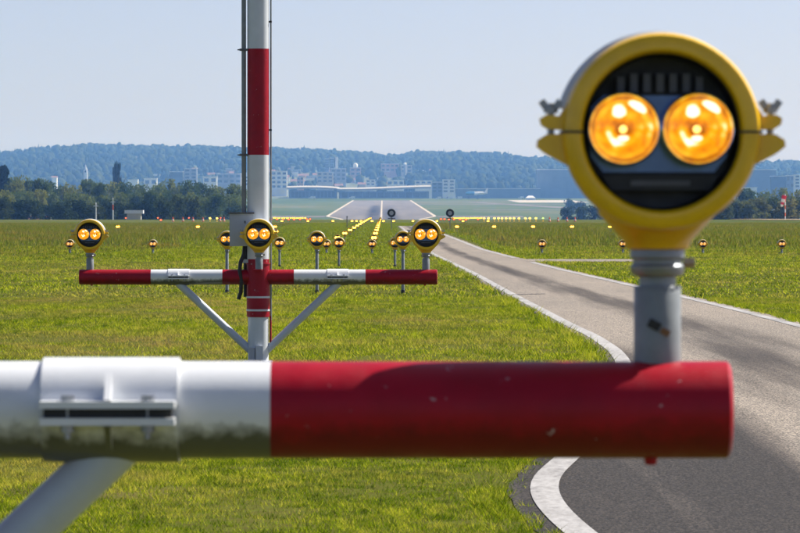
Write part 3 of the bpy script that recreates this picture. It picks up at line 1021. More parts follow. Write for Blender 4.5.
for y0, y1, m in ybreaks:
    prof = [(0.089, zb(y0)), (0.089, zb(y1))]
    if y1 == -269: prof += [(0.0, zb(y1) + 0.02)]
    MB().lathe(prof, 'z', 36).build('pole_section', M[m], mast)
MB().box((0, 0, 0.012), (0.23, 0.23, 0.024)).build('base_plate', M['galv'], mast)
MB().box((0.012, -0.098, 0.095), (0.060, 0.026, 0.11)).build('earth_terminal', M['shell'], mast)
MB().box((-0.05, -0.095, 0.075), (0.045, 0.022, 0.12)).build('earth_terminal', M['box'], mast)
MB().box((0, -0.16, BZ2 + BR - 0.002), (0.07, 0.16, 0.012)).build('lamp_bracket', M['red'], mast)
# junction box on the left of the pole
jb = MB().box((-0.135, -0.02, zb(230)), (0.19, 0.13, zb(214) - zb(246))).build('junction_box', M['box'], mast)
MB().box((-0.135, -0.025, zb(213)), (0.21, 0.155, 0.014)).build('lid', M['dgrey'], jb)
MB().box((-0.155, -0.0865, zb(230)), (0.135, 0.004, 0.235)).build('door', M['box'], jb)
MB().box((-0.104, -0.09, zb(222)), (0.008, 0.006, 0.02)).build('lock', M['black'], jb)
MB().tube([(-0.11, -0.03, zb(246)), (-0.115, -0.045, zb(254)), (-0.142, -0.06, zb(262)), (-0.150, -0.06, zb(270)), (-0.135, -0.05, zb(280)), (-0.140, -0.045, zb(292)), (-0.160, -0.04, zb(299))], 0.016, 10).build('cable', M['cable'], mast)
MB().tube([(-0.105, 0.03, zb(246)), (-0.105, 0.03, zb(297))], 0.016, 10).build('cable', M['cable'], mast)
MB().box((-0.10, -0.02, zb(261)), (0.08, 0.03, 0.03)).build('cable_clip', M['bolt'], mast)
MB().lathe([(0.0185, zb(213)), (0.0185, zb(-265)), (0, zb(-265.2))], 'z', 14, (-0.116, -0.02, 0)).build('conduit', M['tube'], mast)
for y in (50, 155, -57, -163):
    cl = MB().box((-0.115, -0.02, zb(y)), (0.07, 0.055, 0.018)).box((-0.15, -0.02, zb(y)), (0.035, 0.012, 0.010))
    cl.build('conduit_clamp', M['dgrey'], mast)
MB().lathe([(0.007, zb(320)), (0.007, zb(-200))], 'z', 8, (0.103, -0.01, 0)).build('wire', M['tube'], mast)
MB().lathe([(0.009, zb(350)), (0.009, zb(316))], 'z', 8, (0.100, -0.01, 0)).build('wire_guard', M['red'], mast)
for y in (22, 130, -80):
    MB().box((0.098, -0.01, zb(y)), (0.026, 0.02, 0.014)).build('wire_clip', M['black'], mast)


# ------------------------------------------------------------------ ring signs, stakes, windsock
DS = 273.0
for x, w_ in ((391.5, "left, before the runway"), (450, "right, beside the service road")):
    o = thing("ring_sign", f"black ring-shaped disc on a thin post, {w_}", "sign", (PX(x, DS), DS, 0), "black ring discs on posts")
    h = 1.06
    MB().lathe([(0.135, -0.03), (0.25, -0.03), (0.26, -0.02), (0.26, 0.02), (0.25, 0.03), (0.135, 0.03), (0.135, -0.03)], 'y', 36, (0, 0, h)).build('ring', M['black'], o)
    MB().lathe([(0.136, -0.012), (0, -0.012)], 'y', 28, (0, 0, h)).build('disc', flat('grey_disc', (0.48, 0.49, 0.51)), o)
    MB().box((0, 0, 0.72), (0.46, 0.05, 0.05)).build('cross_plate', M['black'], o)
    MB().lathe([(0.024, 0), (0.024, h - 0.25)], 'z', 10).build('post', M['dgrey'], o)
for x, yt, D, lab in ((347, 216, 300.0, "thin dark stake standing left of the far light lines"),):
    o = thing("marker_stake", lab, "stake", (PX(x, D), D, 0))
    h = PZ(yt, D)
    MB().lathe([(0.03, 0), (0.03, h), (0.0, h + .01)], 'z', 8).build('post', M['dgrey'], o)
    MB().lathe([(0.045, h - 0.10), (0.045, h - 0.04)], 'z', 8).build('cap', M['black'], o)
for k, (x, yt, D) in enumerate(((96, 203, 640.0), (113, 198, 660.0))):
    o = thing("antenna_mast", "slim white antenna mast before the left bushes, " + ("shorter one" if k == 0 else "taller one with a red middle"), "antenna", (PX(x, D), D, gz(D)))
    h = PZ(yt, D) - gz(D)
    MB().lathe([(0.09, 0), (0.09, h * .45)], 'z', 8).build('mast_section', M['cwhite'], o)
    MB().lathe([(0.08, h * .45), (0.08, h * .7)], 'z', 8).build('mast_section', M['orange'] if k else M['cwhite'], o)
    MB().lathe([(0.07, h * .7), (0.07, h), (0, h + .05)], 'z', 8).build('mast_section', M['cwhite'], o)
    MB().box((0, 0, h * .82), (0.7, .08, .10)).build('crossarm', M['cwhite'], o)
DWS = 640.0
o = thing("windsock", "limp red and white windsock on a striped pole at the right", "windsock", (PX(785.3, DWS), DWS, gz(DWS)))
h = PZ(194.5, DWS) - gz(DWS)
nb = 7
for k in range(nb):
    MB().lathe([(0.075, h * k / nb), (0.075, h * (k + 1) / nb)] + ([(0, h + .02)] if k == nb - 1 else []), 'z', 10).build('pole_section', M['orange'] if k % 2 else M['cwhite'], o)
M['sockred'] = flat('red_fabric', (0.62, 0.015, 0.03))
for k, (a, b, r0, r1) in enumerate(((0.0, 0.42, 0.36, 0.30), (0.42, 0.78, 0.30, 0.26), (0.78, 1.06, 0.26, 0.20), (1.06, 1.3, .2, .13))):
    z0 = h - 0.15
    f0 = lambda t: (-0.12 - 0.33 * t, 0.0, z0 - 1.25 * t)
    MB().tube([f0(a), f0((a + b) / 2), f0(b)], [r0, (r0 + r1) / 2 * 1.08, r1], 12).build('sock_section', M['sockred'] if k % 2 == 0 else M['cwhite'], o)


# ------------------------------------------------------------------ trees
def leaf_material(name, c0, c1, trans=0.3):
    m, nt, b = mat(name)
    nt.nodes.remove(b)
    o = nt.nodes["Material Output"]
    t = N(nt, "ShaderNodeAttribute", attribute_name="tint").outputs["Fac"]
    oi = N(nt, "ShaderNodeObjectInfo").outputs["Random"]
    c = ramp(nt, t, [(0, c0), (1, c1)])
    v = ramp(nt, oi, [(0, (0.40, 0.52, 0.60)), (0.5, (1, 1, 1)), (1, (1.6, 1.3, 0.95))])
    c = mixc(nt, 1.0, c, v, 'MULTIPLY')
    d = N(nt, "ShaderNodeBsdfDiffuse"); tr = N(nt, "ShaderNodeBsdfTranslucent"); mx = N(nt, "ShaderNodeMixShader")
    mx.inputs[0].default_value = trans
    nt.links.new(c, d.inputs[0]); nt.links.new(c, tr.inputs[0])
    nt.links.new(d.outputs[0], mx.inputs[1]); nt.links.new(tr.outputs[0], mx.inputs[2]); nt.links.new(mx.outputs[0], o.inputs[0])
    return m


M['leaf'] = leaf_material('tree_leaves', (0.060, 0.10, 0.022), (0.20, 0.235, 0.06), 0.42)
M['leafd'] = leaf_material('dark_bush_leaves', (0.020, 0.038, 0.014), (0.055, 0.080, 0.026))
M['leafo'] = leaf_material('olive_bush_leaves', (0.065, 0.090, 0.028), (0.16, 0.17, 0.065), 0.42)
M['conif'] = leaf_material('conifer_needles', (0.008, 0.022, 0.012), (0.024, 0.045, 0.02), 0.1)
M['bark'] = flat('bark', (0.07, 0.055, 0.04), 0.9, 0.3, 2.0)


def crown_mesh(name, seed, n_cl, n_leaf, shape, leaf):
    """unit crown (height 1, radius ~0.5): leaf-clump quads in a cluster of lobes"""
    r = np.random.default_rng(seed)
    P, T = [], []
    for c in range(n_cl):
        if shape == 'round':
            h = r.uniform(0.18, 0.92)
            rad = 0.44 * math.sqrt(max(0.05, 1 - ((h - 0.5) / 0.52) ** 2))
            a = r.uniform(0, 2 * math.pi); q = rad * r.uniform(0.15, 1.0)
            cr = r.uniform(0.10, 0.19)
        elif shape == 'bush':
            h = r.uniform(0.08, 0.80) ** 1.1
            rad = 0.52 * math.sqrt(max(0.05, 1 - (h / 1.0) ** 2))
            a = r.uniform(0, 2 * math.pi); q = rad * r.uniform(0.1, 1.0)
            cr = r.uniform(0.12, 0.22)
        elif shape == 'poplar':
            h = r.uniform(0.06, 0.96)
            rad = 0.10 * min(1, (h + .1) * 5) * math.sqrt(max(0.03, 1 - h ** 3))
            a = r.uniform(0, 2 * math.pi); q = rad * r.uniform(0, 1)
            cr = r.uniform(0.03, 0.06)
        else:  # conifer
            h = r.uniform(0.06, 0.99)
            rad = 0.26 * (1 - h) + 0.01
            a = r.uniform(0, 2 * math.pi); q = rad * r.uniform(0.2, 1)
            cr = 0.02 + 0.05 * (1 - h)
        ctr = np.array([q * math.cos(a), q * math.sin(a), h])
        d = r.normal(0, 1, (n_leaf, 3)); d /= np.linalg.norm(d, axis=1)[:, None]
        pts = ctr + d * cr * r.uniform(0.6, 1.05, (n_leaf, 1))
        P.append(pts); T.append(np.clip(r.normal(0.5, 0.2) + r.normal(0, 0.22, n_leaf), 0, 1))
    P, T = np.concatenate(P), np.concatenate(T)
    P[:, 2] = np.clip(P[:, 2], 0.0, None)
    P[:, 2] /= P[:, 2].max()
    P[:, :2] *= 0.5 / np.percentile(np.hypot(P[:, 0], P[:, 1]), 97)
    n = len(P)
    u = r.normal(0, 1, (n, 3)); u /= np.linalg.norm(u, axis=1)[:, None]
    v = np.cross(u, r.normal(0, 1, (n, 3))); v /= np.linalg.norm(v, axis=1)[:, None]
    s = leaf * r.uniform(0.6, 1.3, (n, 1))
    co = np.concatenate([P - u * s, P + v * s * .8, P + u * s, P - v * s * .8])
    i = np.arange(n)
    f = np.stack([i, i + n, i + 2 * n, i + 3 * n], 1).ravel()
    return raw_mesh(name, co, f, 4, {"tint": np.concatenate([T] * 4)})


CR = {'round': [crown_mesh('crown', 100 + k, 40, 60, 'round', 0.034) for k in range(4)],
      'bush': [crown_mesh('crown', 200 + k, 34, 70, 'bush', 0.040) for k in range(4)],
      'poplar': [crown_mesh('crown', 300, 60, 26, 'poplar', 0.085)],
      'conifer': [crown_mesh('crown', 400 + k, 70, 22, 'conifer', 0.06) for k in range(2)]}


def trunk_mesh(seed):
    r = random.Random(seed)
    mb = MB()
    mb.tube([(0, 0, 0), (0.01, 0, 0.25), (0.0, 0.01, 0.5), (0.01, 0, 0.8)], [0.035, 0.027, 0.02, 0.006], 8)
    for k in range(6):
        a = r.uniform(0, 6.28); z = r.uniform(0.25, 0.55); l = r.uniform(.2, .34)
        mb.tube([(0, 0, z), (l * .5 * math.cos(a), l * .5 * math.sin(a), z + .12), (l * math.cos(a), l * math.sin(a), z + .28)], [0.014, 0.009, 0.003], 6)
    return mb.mesh('trunk')


TRK = [trunk_mesh(k) for k in range(3)]


def tree(x, ytop, D, width_px, kind, m, label, cat='tree', group=None, name=None, zb_=None):
    z0 = gz(D) if zb_ is None else zb_
    H = max(0.8, PZ(ytop, D) - z0)
    W = width_px * D / FPX
    o = thing(name or ("bush" if kind == 'bush' else "tree"), label, cat, (PX(x, D), D, z0), group, random.uniform(0, 6.28))
    me = random.choice(CR[kind])
    wunit = 1.0
    c = link('crown', me, None, o)
    if not me.materials: me.materials.append(M['leaf'])
    c.material_slots[0].link = 'OBJECT'; c.material_slots[0].material = M[m]
    base = 0.12 * H if kind in ('round',) else 0.0
    c.location.z = base
    c.scale = (W / wunit, W / wunit, H - base)
    t = link('trunk', random.choice(TRK), M['bark'], o)
    t.scale = (H * .6, H * .6, H * (1.0 if kind in ('round', 'conifer', 'poplar') else 0.7))
    return o


G = "dark bushes in the front row at the left"
xs_ = [4, 18, 34, 50, 66, 80, 95, 110, 126, 141, 150, 163, 176, 190]
tops = [196, 200, 199, 204, 202, 200, 203, 199, 203, 202, 200, 196, 195, 197]
for k, (x, yt) in enumerate(zip(xs_, tops)):
    tree(x + random.uniform(-2, 2), yt, random.uniform(790, 860), random.uniform(21, 27), 'bush', 'leafd', f"dark rounded bush, {ordinal(k)} from left in the front row at the left", 'bush', G)
for k, (x, yt, wpx, D) in enumerate(((204, 202, 20, 1250), (222, 203, 22, 1300), (240, 203, 20, 1350), (194, 199, 18, 1200))):
    tree(x, yt, D, wpx, 'bush', 'leafd', f"dark rounded bush on the slope beside the mast, {['second', 'third', 'fourth', 'first'][k]} from left", 'bush', "bushes on the slope beside the mast")
G = "trees of the left belt"
spec = []
for x in np.arange(-8, 240, 9.5):
    spec.append((x + random.uniform(-4, 4), float(np.interp(x, [0, 20, 45, 70, 90, 110, 140, 160, 180, 210, 240], [182, 174, 181, 183, 181, 184, 182, 181, 180, 184, 187])) + random.uniform(-2.5, 3), random.uniform(1080, 1300), random.uniform(17, 24)))
spec.sort()
for k, (x, yt, D, wp) in enumerate(spec):
    tree(x, yt, D, wp, 'round', 'leaf', f"green leafy tree, {ordinal(k)} from left in the tall row at the left", 'tree', G)
spec = []
for x in np.arange(-4, 240, 9.0):
    spec.append((x + random.uniform(-4, 4), float(np.interp(x, [0, 60, 120, 170, 215], [190, 193, 195, 193, 196])) + random.uniform(-3, 3), random.uniform(930, 1050), random.uniform(15, 21)))
spec.sort()
for k, (x, yt, D, wp) in enumerate(spec):
    tree(x, yt, D, wp, 'round', 'leaf', f"green leafy tree, {ordinal(k)} from left in the middle row at the left", 'tree', G)
tree(4.5, 167.5, 1150, 42, 'conifer', 'conif', "pointed dark conifer at the left edge of the picture", 'tree', None, 'conifer_tree')
tree(117.5, 164, 1900, 9.5, 'poplar', 'leafd', "tall slim poplar rising above the left tree belt", 'tree', None, 'poplar_tree')
G = "olive bushes at the right"
for k, (x, yt, wp, D) in enumerate(((692, 202, 28, 820), (706, 200, 28, 835), (721, 202, 26, 800), (737, 198.5, 29, 830), (748, 201, 24, 805), (759, 197, 28, 815), (773, 197, 28, 840), (786, 199, 26, 810), (799, 196, 28, 825))):
    tree(x, yt, D, wp, 'bush', 'leafo', f"rounded olive bush, {ordinal(k)} from left in the front row at the right", 'bush', G)
for k, (x, yt, wp, D) in enumerate(((690, 192, 22, 1150), (709, 190, 22, 1180), (728, 189, 24, 1200), (746, 188.5, 24, 1150), (764, 189, 22, 1190), (783, 188, 24, 1170), (801, 187, 24, 1200))):
    tree(x, yt, D, wp, 'round', 'leaf', f"dark green tree behind the olive bushes, {ordinal(k)} from left", 'tree', "trees behind the olive bushes")
for k, (x, yt, wp, D) in enumerate(((570, 198.5, 15, 2500), (581, 201, 14, 2450), (568, 206, 16, 1500), (582, 206, 18, 1450), (596, 205, 18, 1400))):
    tree(x, yt, D, wp, 'bush', 'leafd', f"dark round bush left of the big near lamp, {['upper left', 'upper right', 'lower left', 'lower middle', 'lower right'][k]} of the clump", 'bush', "bushes left of the big near lamp")


# ------------------------------------------------------------------ wooded hills
RX = [-900, -300, 0, 60, 90, 140, 190, 240, 300, 340, 370, 400, 412, 425, 450, 480, 510, 540, 640, 757, 780, 800, 1100, 1900]
RY = [158, 156, 152, 147, 144, 145.5, 146.5, 149, 148.5, 152, 154, 156.5, 154, 152, 152.5, 153, 155.5, 158, 162, 163, 161.5, 161.5, 165, 168]
DH = 6900.0


def hill_h(X, D):
    """terrain height of the wooded hills"""
    px = VX + X / DH * FPX
    yr = np.interp(px, RX, RY) + 7.0
    top = CAM_H + (VY - yr) / FPX * DH
    s = np.clip((D - 4750) / (DH - 4750), 0, 1)
    s = s * s * (3 - 2 * s) * 0.35 + s * 0.65
    b = np.where(D > DH, np.clip(1 - (D - DH) / 1800, 0, 1), 1)
    return 14 + (top - 14) * s * b


hx = np.linspace(-1500, 1500, 110)
hy = np.concatenate([np.linspace(4650, 6900, 60), np.linspace(6950, 8700, 16)])
GX, GY = np.meshgrid(hx, hy)
HZ = hill_h(GX, GY) + np.where(GY < 4800, -4, 0)
co = np.stack([GX.ravel(), GY.ravel(), HZ.ravel()], 1)
nx = len(hx)
ii, jj = np.meshgrid(np.arange(nx - 1), np.arange(len(hy) - 1))
q = (jj * nx + ii).ravel()
hme = raw_mesh("hill", co, np.stack([q, q + 1, q + nx + 1, q + nx], 1).ravel(), 4)
hme.polygons.foreach_set("use_smooth", [True] * len(hme.polygons))
# the ground sheet passes under the hill
tag(link("hill", hme, flat('hill_meadow', (0.07, 0.085, 0.03), 0.95, 0.3, 0.01)), "wooded hills closing the horizon", kind="structure")


def forest(n, seed):
    r = np.random.default_rng(seed)
    X = r.uniform(-900, 900, n)
    D = np.where(r.uniform(0, 1, n) < 0.3, r.normal(6860, 60, n), r.uniform(5000, 7000, n))
    px = VX + X / D * FPX
    # the town occupies the lower slope in the middle: thin the wood there
    town = np.exp(-((px - 310) / 135) ** 4) * np.clip((6050 - D) / 350, 0, 1)
    keep = r.uniform(0, 1, n) > town * 0.92
    X, D = X[keep], D[keep]
    n = len(X)
    clump = vnoise(X, D * .6, 45, 51) * .6 + vnoise(X, D, 14, 57) * .4
    H = r.uniform(8, 14, n) * (0.7 + 0.6 * clump) + (r.uniform(0, 1, n) < 0.03) * r.uniform(2, 5, n)
    Z = hill_h(X, D)
    con = (vnoise(X, D, 90, 52) + r.uniform(-.25, .25, n)) > 0.55
    W = np.where(con, r.uniform(2.2, 3.6, n), r.uniform(4.2, 8.0, n))
    # each tree: rings of 7 jittered vertices + a tip
    ringc = [(0.10, 0.7), (0.38, 1.0), (0.68, 0.92), (0.9, 0.55)]
    ringk = [(0.08, 1.0), (0.35, 0.72), (0.62, 0.42), (0.85, 0.18)]
    k = 7
    vs, cols = [], []
    a0 = r.uniform(0, 6.28, n)
    for q in range(4):
        hr = np.where(con, ringk[q][0], ringc[q][0])
        rr_ = np.where(con, ringk[q][1], ringc[q][1])
        for j in range(k):
            a = a0 + 2 * np.pi * j / k + (0.4 if q % 2 else 0)
            jit = r.uniform(0.62, 1.25, n)
            vs.append(np.stack([X + np.cos(a) * W * rr_ * jit, D + np.sin(a) * W * rr_ * jit, Z + H * (hr + r.uniform(-.07, .07, n))], 1))
    vs.append(np.stack([X + r.uniform(-.5, .5, n), D, Z + H], 1))
    co = np.concatenate(vs)
    idx = np.arange(n)
    f = []
    for q in range(3):
        for j in range(k):
            j2 = (j + 1) % k
            a, b, c, d = [(q * k + j) * n + idx, (q * k + j2) * n + idx, ((q + 1) * k + j2) * n + idx, ((q + 1) * k + j) * n + idx]
            f.append(np.stack([a, b, c], 1)); f.append(np.stack([a, c, d], 1))
    for j in range(k):
        f.append(np.stack([(3 * k + j) * n + idx, (3 * k + (j + 1) % k) * n + idx, 4 * k * n + idx], 1))
    f = np.concatenate(f).ravel()
    tint = np.clip(r.uniform(0, 1, n) * .5 + clump * .5 - con * .25, 0, 1)
    t = np.tile(tint, 4 * k + 1)
    return raw_mesh("forest", co, f, 3, {"tint": t})


tag(link("forest", forest(16000, 61), leaf_material('forest_leaves', (0.005, 0.014, 0.009), (0.036, 0.055, 0.022), 0.0)), "distant mixed wood covering the hills", "forest", kind="stuff")


# ------------------------------------------------------------------ town, terminal and other far buildings
WALLS = {'white': flat('white_render', (0.86, 0.85, 0.82)), 'cream': flat('cream_render', (0.62, 0.56, 0.46)), 'grey': flat('grey_render', (0.36, 0.37, 0.39)),
         'blue': flat('blue_grey_cladding', (0.16, 0.20, 0.27)), 'pink': flat('pink_render', (0.58, 0.40, 0.36)), 'dark': flat('dark_cladding', (0.09, 0.11, 0.14))}
M['glass'] = flat('window_glass', (0.05, 0.065, 0.085), 0.15, .2, .1)
M['tileroof'] = flat('brown_tile_roof', (0.20, 0.10, 0.07), .8)
M['flatroof'] = flat('pale_flat_roof', (0.80, 0.79, 0.77), .8)
M['concrete'] = flat('pale_concrete', (0.36, 0.34, 0.31), .9)


def building(x0, x1, yt, yb, D, wall, label, roof='flat', floors=0, depth=None, name="building", z0=None, group=None):
    X0, X1 = PX(x0, D), PX(x1, D)
    zg = (float(hill_h(np.array(0.5 * (X0 + X1)), np.array(D))) if D > 4760 else gz(D)) if z0 is None else z0
    zt = PZ(yt, D)
    zlow = min(zg, PZ(yb, D)) - 1.5
    W, H = X1 - X0, zt - zlow
    dp = depth or min(max(9.0, W * .6), 26)
    o = thing(name, label, "building", ((X0 + X1) / 2, D, zlow), group)
    rh = 0.0
    if roof == 'gable':
        rh = min(H * 0.35, W * .28)
    wh = H - rh
    MB().box((0, dp / 2, wh / 2), (W, dp, wh)).build('wall', WALLS[wall], o)
    if roof == 'gable':
        e = 0.6
        rf = MB().add([(-W / 2 - e, -e, wh), (W / 2 + e, -e, wh), (W / 2 + e, dp + e, wh), (-W / 2 - e, dp + e, wh), (-W / 2 - e, dp / 2, wh + rh), (W / 2 + e, dp / 2, wh + rh)],
                      [(0, 1, 5, 4), (2, 3, 4, 5), (0, 4, 3), (1, 2, 5), (0, 3, 2, 1)]).build('roof', M['tileroof'], o)
        MB().box((W * .2, dp * .4, wh + rh * .8), (0.9, 0.9, rh * .7)).build('chimney', WALLS['grey'], rf)
    else:
        MB().box((0, dp / 2, wh + 0.3), (W + 0.8, dp + 0.8, 0.6)).build('roof', M['flatroof'], o)
    if floors:
        hb = PZ(yb, D) - zlow
        fh = (wh - hb) / floors
        for k in range(floors):
            zc = hb + fh * (k + .55)
            nwin = max(2, int(W / 5.5)) if W < 60 else 10
            for j in range(nwin):
                ww = W / nwin
                MB().box((-W / 2 + ww * (j + .5), -0.06, zc), (ww * .62, 0.2, fh * .5)).build('window', M['glass'], o)
    return o


T = "town below the wooded hill"
building(271, 287, 171.5, 189, 4860, 'white', "white stacked apartment block just right of the mast", floors=4)
building(297, 303.5, 177, 188, 4800, 'pink', "narrow pale pink tower house left of the terminal canopy", floors=3)
building(317, 333, 172.5, 183, 5150, 'cream', "broad pale terraced building on the lower slope", floors=3)
building(331, 346, 169, 181, 5300, 'grey', "grey terraced block behind the broad pale building", floors=3)
building(335.3, 337.8, 157.5, 171, 5600, 'white', "slim pale chimney tower above the town", name="tower")
building(325, 329, 159, 171, 5700, 'blue', "blue-grey high slab block, left of a pair", floors=5)
building(330, 333.5, 158.5, 171, 5720, 'blue', "blue-grey high slab block, right of a pair", floors=5)
building(350, 361, 168, 176, 5500, 'pink', "pinkish institutional building below the white tank", floors=2)
tk = thing("water_tank", "rounded white water tank above the pinkish building", "tank", (PX(355.5, 5600), 5600, float(hill_h(np.array(PX(355.5, 5600)), np.array(5600.0)))))
zt = PZ(163, 5600) - tk.location.z
MB().lathe([(1.4, 0), (1.4, zt - 6)], 'z', 12).build('stem', WALLS['white'], tk)
MB().lathe([(1.4, zt - 7), (2.8, zt - 5.5), (3.0, zt - 2.5), (2.0, zt - .5), (0, zt)], 'z', 16).build('bowl', WALLS['white'], tk)
dm = thing("radar_dome", "small white dome on a pale hillside building", "dome", (PX(405, 5700), 5700, float(hill_h(np.array(PX(405, 5700)), np.array(5700.0)))))
zt = PZ(162.6, 5700) - dm.location.z
MB().lathe([(1.8, 0), (1.8, zt - 3)], 'z', 12).build('tower', WALLS['grey'], dm)
MB().lathe([(1.6, zt - 3.4), (2.2, zt - 2), (1.6, zt - .6), (0, zt)], 'z', 16).build('dome', WALLS['white'], dm)
building(401, 412, 165.5, 173, 5750, 'cream', "pale hillside building under the small white dome", floors=2)
building(381, 399, 164, 172, 5800, 'pink', "long pinkish hillside building left of the dome", floors=2)
building(432, 442.5, 182.5, 193, 4420, 'blue', "blue-grey terminal block beside the white office", floors=3)
building(442.5, 455, 180, 193, 4440, 'white', "white terminal office block with window rows", floors=4)
building(456, 540, 189, 196, 4500, 'blue', "long low blue-grey hangar right of the office block", depth=40)
building(537.5, 600, 169.8, 195, 4550, 'blue', "large blue-grey hangar with a pale roof edge, behind the near lamp", depth=50, name="hangar")
building(735, 776, 170, 191, 4300, 'blue', "large blue-grey hangar with a pale roof edge, right of the near lamp", depth=50, name="hangar")
building(771, 786, 176.5, 190, 4180, 'dark', "dark blue flat-roofed block right of the near lamp")
building(786.5, 794, 176, 189, 4260, 'blue', "blue-grey block between the dark one and the banded one", floors=2)
building(794.5, 812, 175, 188, 4200, 'white', "white block with dark window bands at the right edge", floors=4)
building(738, 757, 187.8, 193, 3600, 'white', "long low white shed behind the right bushes")
building(128, 138, 180, 187, 4500, 'white', "small white hall behind the left trees, beside the poplar")
building(144, 157, 178.7, 186, 4600, 'white', "wide white hall behind the left trees", floors=1)
building(170, 183, 172, 184, 4800, 'dark', "dark tall block behind the left trees", floors=0)
building(184, 197, 169, 183, 4850, 'grey', "grey tall block beside the dark block", floors=4)
building(203, 217, 177, 184, 4600, 'white', "white flat-roofed hall right of the grey block", floors=1)
building(217, 241, 174, 184, 4900, 'grey', "long grey block left of the mast", floors=2)
building(196, 204, 198.5, 203, 1700, 'white', "low white barn among the left trees", roof='gable', depth=5)
building(214, 219.5, 195, 199, 2200, 'white', "small white cabin among the trees left of the mast", depth=4)
building(31, 47, 216, 219, 900, 'white', "low white greenhouse before the left bushes", roof='gable', depth=3, z0=gz(900))
building(127, 141, 213.6, 219, 770, 'cream', "small beige hut before the left bushes", depth=2, z0=gz(770))
building(52, 57, 176, 181, 4700, 'white', "small white house above the left trees", roof='gable', z0=14)
ch = thing("church", "white church tower with a spire above the left trees", "church", (PX(85.5, 5200), 5200, float(hill_h(np.array(PX(85.5, 5200)), np.array(5200.0)))))
zt = PZ(163.5, 5200) - ch.location.z
MB().box((0, 3, (zt - 7.5) / 2), (4.6, 6, zt - 7.5)).build('tower', WALLS['white'], ch)
MB().lathe([(2.6, zt - 7.5), (2.0, zt - 5.8), (1.0, zt - 4.5), (0.9, zt - 2.5), (0.25, zt - 1.5), (0, zt)], 'z', 8, (0, 3, 0)).build('spire', WALLS['grey'], ch)
MB().box((0, 2.5, zt - 9.5), (1.6, 5.4, 2.4)).build('louvre', M['glass'], ch)
building(387, 404, 180.5, 186, 4760, 'white', "long white hall above the terminal roof", floors=1)
building(415, 432, 181, 188, 4600, 'white', "white stepped hall beside the blue-grey terminal block", floors=2)
building(366, 375, 180, 186, 4900, 'white', "white square house above the middle of the terminal", floors=2)
building(243, 262, 176, 186, 4880, 'white', "wide white block partly hidden by the mast", floors=3)
cols = ['white', 'cream', 'white', 'grey', 'pink']
spec = []
rh_ = random.Random(12)
for k in range(84):
    x = rh_.uniform(240, 436) if k < 68 else rh_.uniform(130, 240)
    D = rh_.triangular(5150, 6000, 5350) if k < 68 else rh_.uniform(5300, 5800)
    spec.append((x, D))
spec.sort()
for k, (x, D) in enumerate(spec):
    wpx = rh_.uniform(4, 10)
    zg = float(hill_h(np.array(PX(x, D)), np.array(D)))
    yb = VY + (CAM_H - zg) * FPX / D
    hpx = rh_.uniform(3.5, 7)
    c = cols[k % 5]
    rf = 'gable' if rh_.random() < .6 else 'flat'
    building(x - wpx / 2, x + wpx / 2, yb - hpx, yb, D, c, f"small {c if c != 'pink' else 'pale pink'} {'gabled' if rf == 'gable' else 'flat-roofed'} house, {ordinal(k)} from left in the hillside town", rf, 0, None, "house", None, "houses of the hillside town")

# terminal: two long curved roofs over dark glass
for k, (x0, x1, yl, yr, D) in enumerate(((287, 339, 187.6, 188.3, 4360), (337, 431, 189.0, 186.6, 4340))):
    o = thing("terminal_building", ["long low terminal hall with a pale roof, left of the runway end", "longer terminal hall with a pale upswept roof behind the runway end"][k], "building", (PX((x0 + x1) / 2, D), D, gz(D) - 1))
    W = PX(x1, D) - PX(x0, D)
    n = 16
    zl = []
    for i in range(n + 1):
        t = i / n
        bow = [0.8 * math.sin(math.pi * t), -1.6 * math.sin(math.pi * t) ** 1 * (1 - t) + 0.4 * math.sin(math.pi * t)][k]
        zl.append(PZ(yl + (yr - yl) * t, D) - o.location.z + bow)
    mb = MB()
    v = []
    for i in range(n + 1):
        x = -W / 2 + W * i / n
        v += [(x, -4, zl[i]), (x, 34, zl[i] + 1.6), (x, 34, zl[i] - 1.0), (x, -4, zl[i] - 1.8)]
    f = []
    for i in range(n):
        for a in range(4):
            b = (a + 1) % 4
            f.append((4 * i + a, 4 * i + b, 4 * i + 4 + b, 4 * i + 4 + a))
    f += [(0, 1, 2, 3), (4 * n + 3, 4 * n + 2, 4 * n + 1, 4 * n)]
    mb.add(v, f).build('roof', M['concrete'], o)
    hmin = min(zl) - 2.05
    MB().box((0, 15, hmin / 2), (W - 4, 26, hmin)).build('wall', WALLS['blue'], o)
    for j in range(12):
        MB().box((-W / 2 + 4 + (W - 8) * (j + .5) / 12, 1.9, hmin * .55), ((W - 8) / 12 * .85, 0.3, hmin * .6)).build('window', M['glass'], o)

# parked airliner
DPL = 4150.0
pl = thing("airliner", "white and blue airliner parked at the right of the runway end", "airplane", (PX(476.5, DPL), DPL, gz(DPL)))
fz = PZ(193.2, DPL) - gz(DPL)
M['acwhite'] = flat('aircraft_white', (0.80, 0.80, 0.80), .3)
M['acblue'] = flat('aircraft_blue', (0.10, 0.35, 0.65), .3)
MB().lathe([(0, -10.6), (0.9, -10.0), (1.35, -8.6), (1.4, -2.0)], 'x', 16, (0, 0, fz)).build('fuselage', M['acblue'], pl)
MB().lathe([(1.4, -2.0), (1.4, 5.0), (0.9, 8.2), (0.2, 10.6), (0, 10.6)], 'x', 16, (0, 0, fz)).build('fuselage', M['acwhite'], pl)
MB().add([(7.6, 0.15, fz + .8), (10.2, .15, fz + .8), (11.0, .15, fz + 4.9), (9.6, .15, fz + 4.9), (7.6, -.15, fz + .8), (10.2, -.15, fz + .8), (11.0, -.15, fz + 4.9), (9.6, -.15, fz + 4.9)],
         [(0, 1, 2, 3), (7, 6, 5, 4), (0, 4, 5, 1), (1, 5, 6, 2), (2, 6, 7, 3), (3, 7, 4, 0)]).build('tail_fin', M['acwhite'], pl)
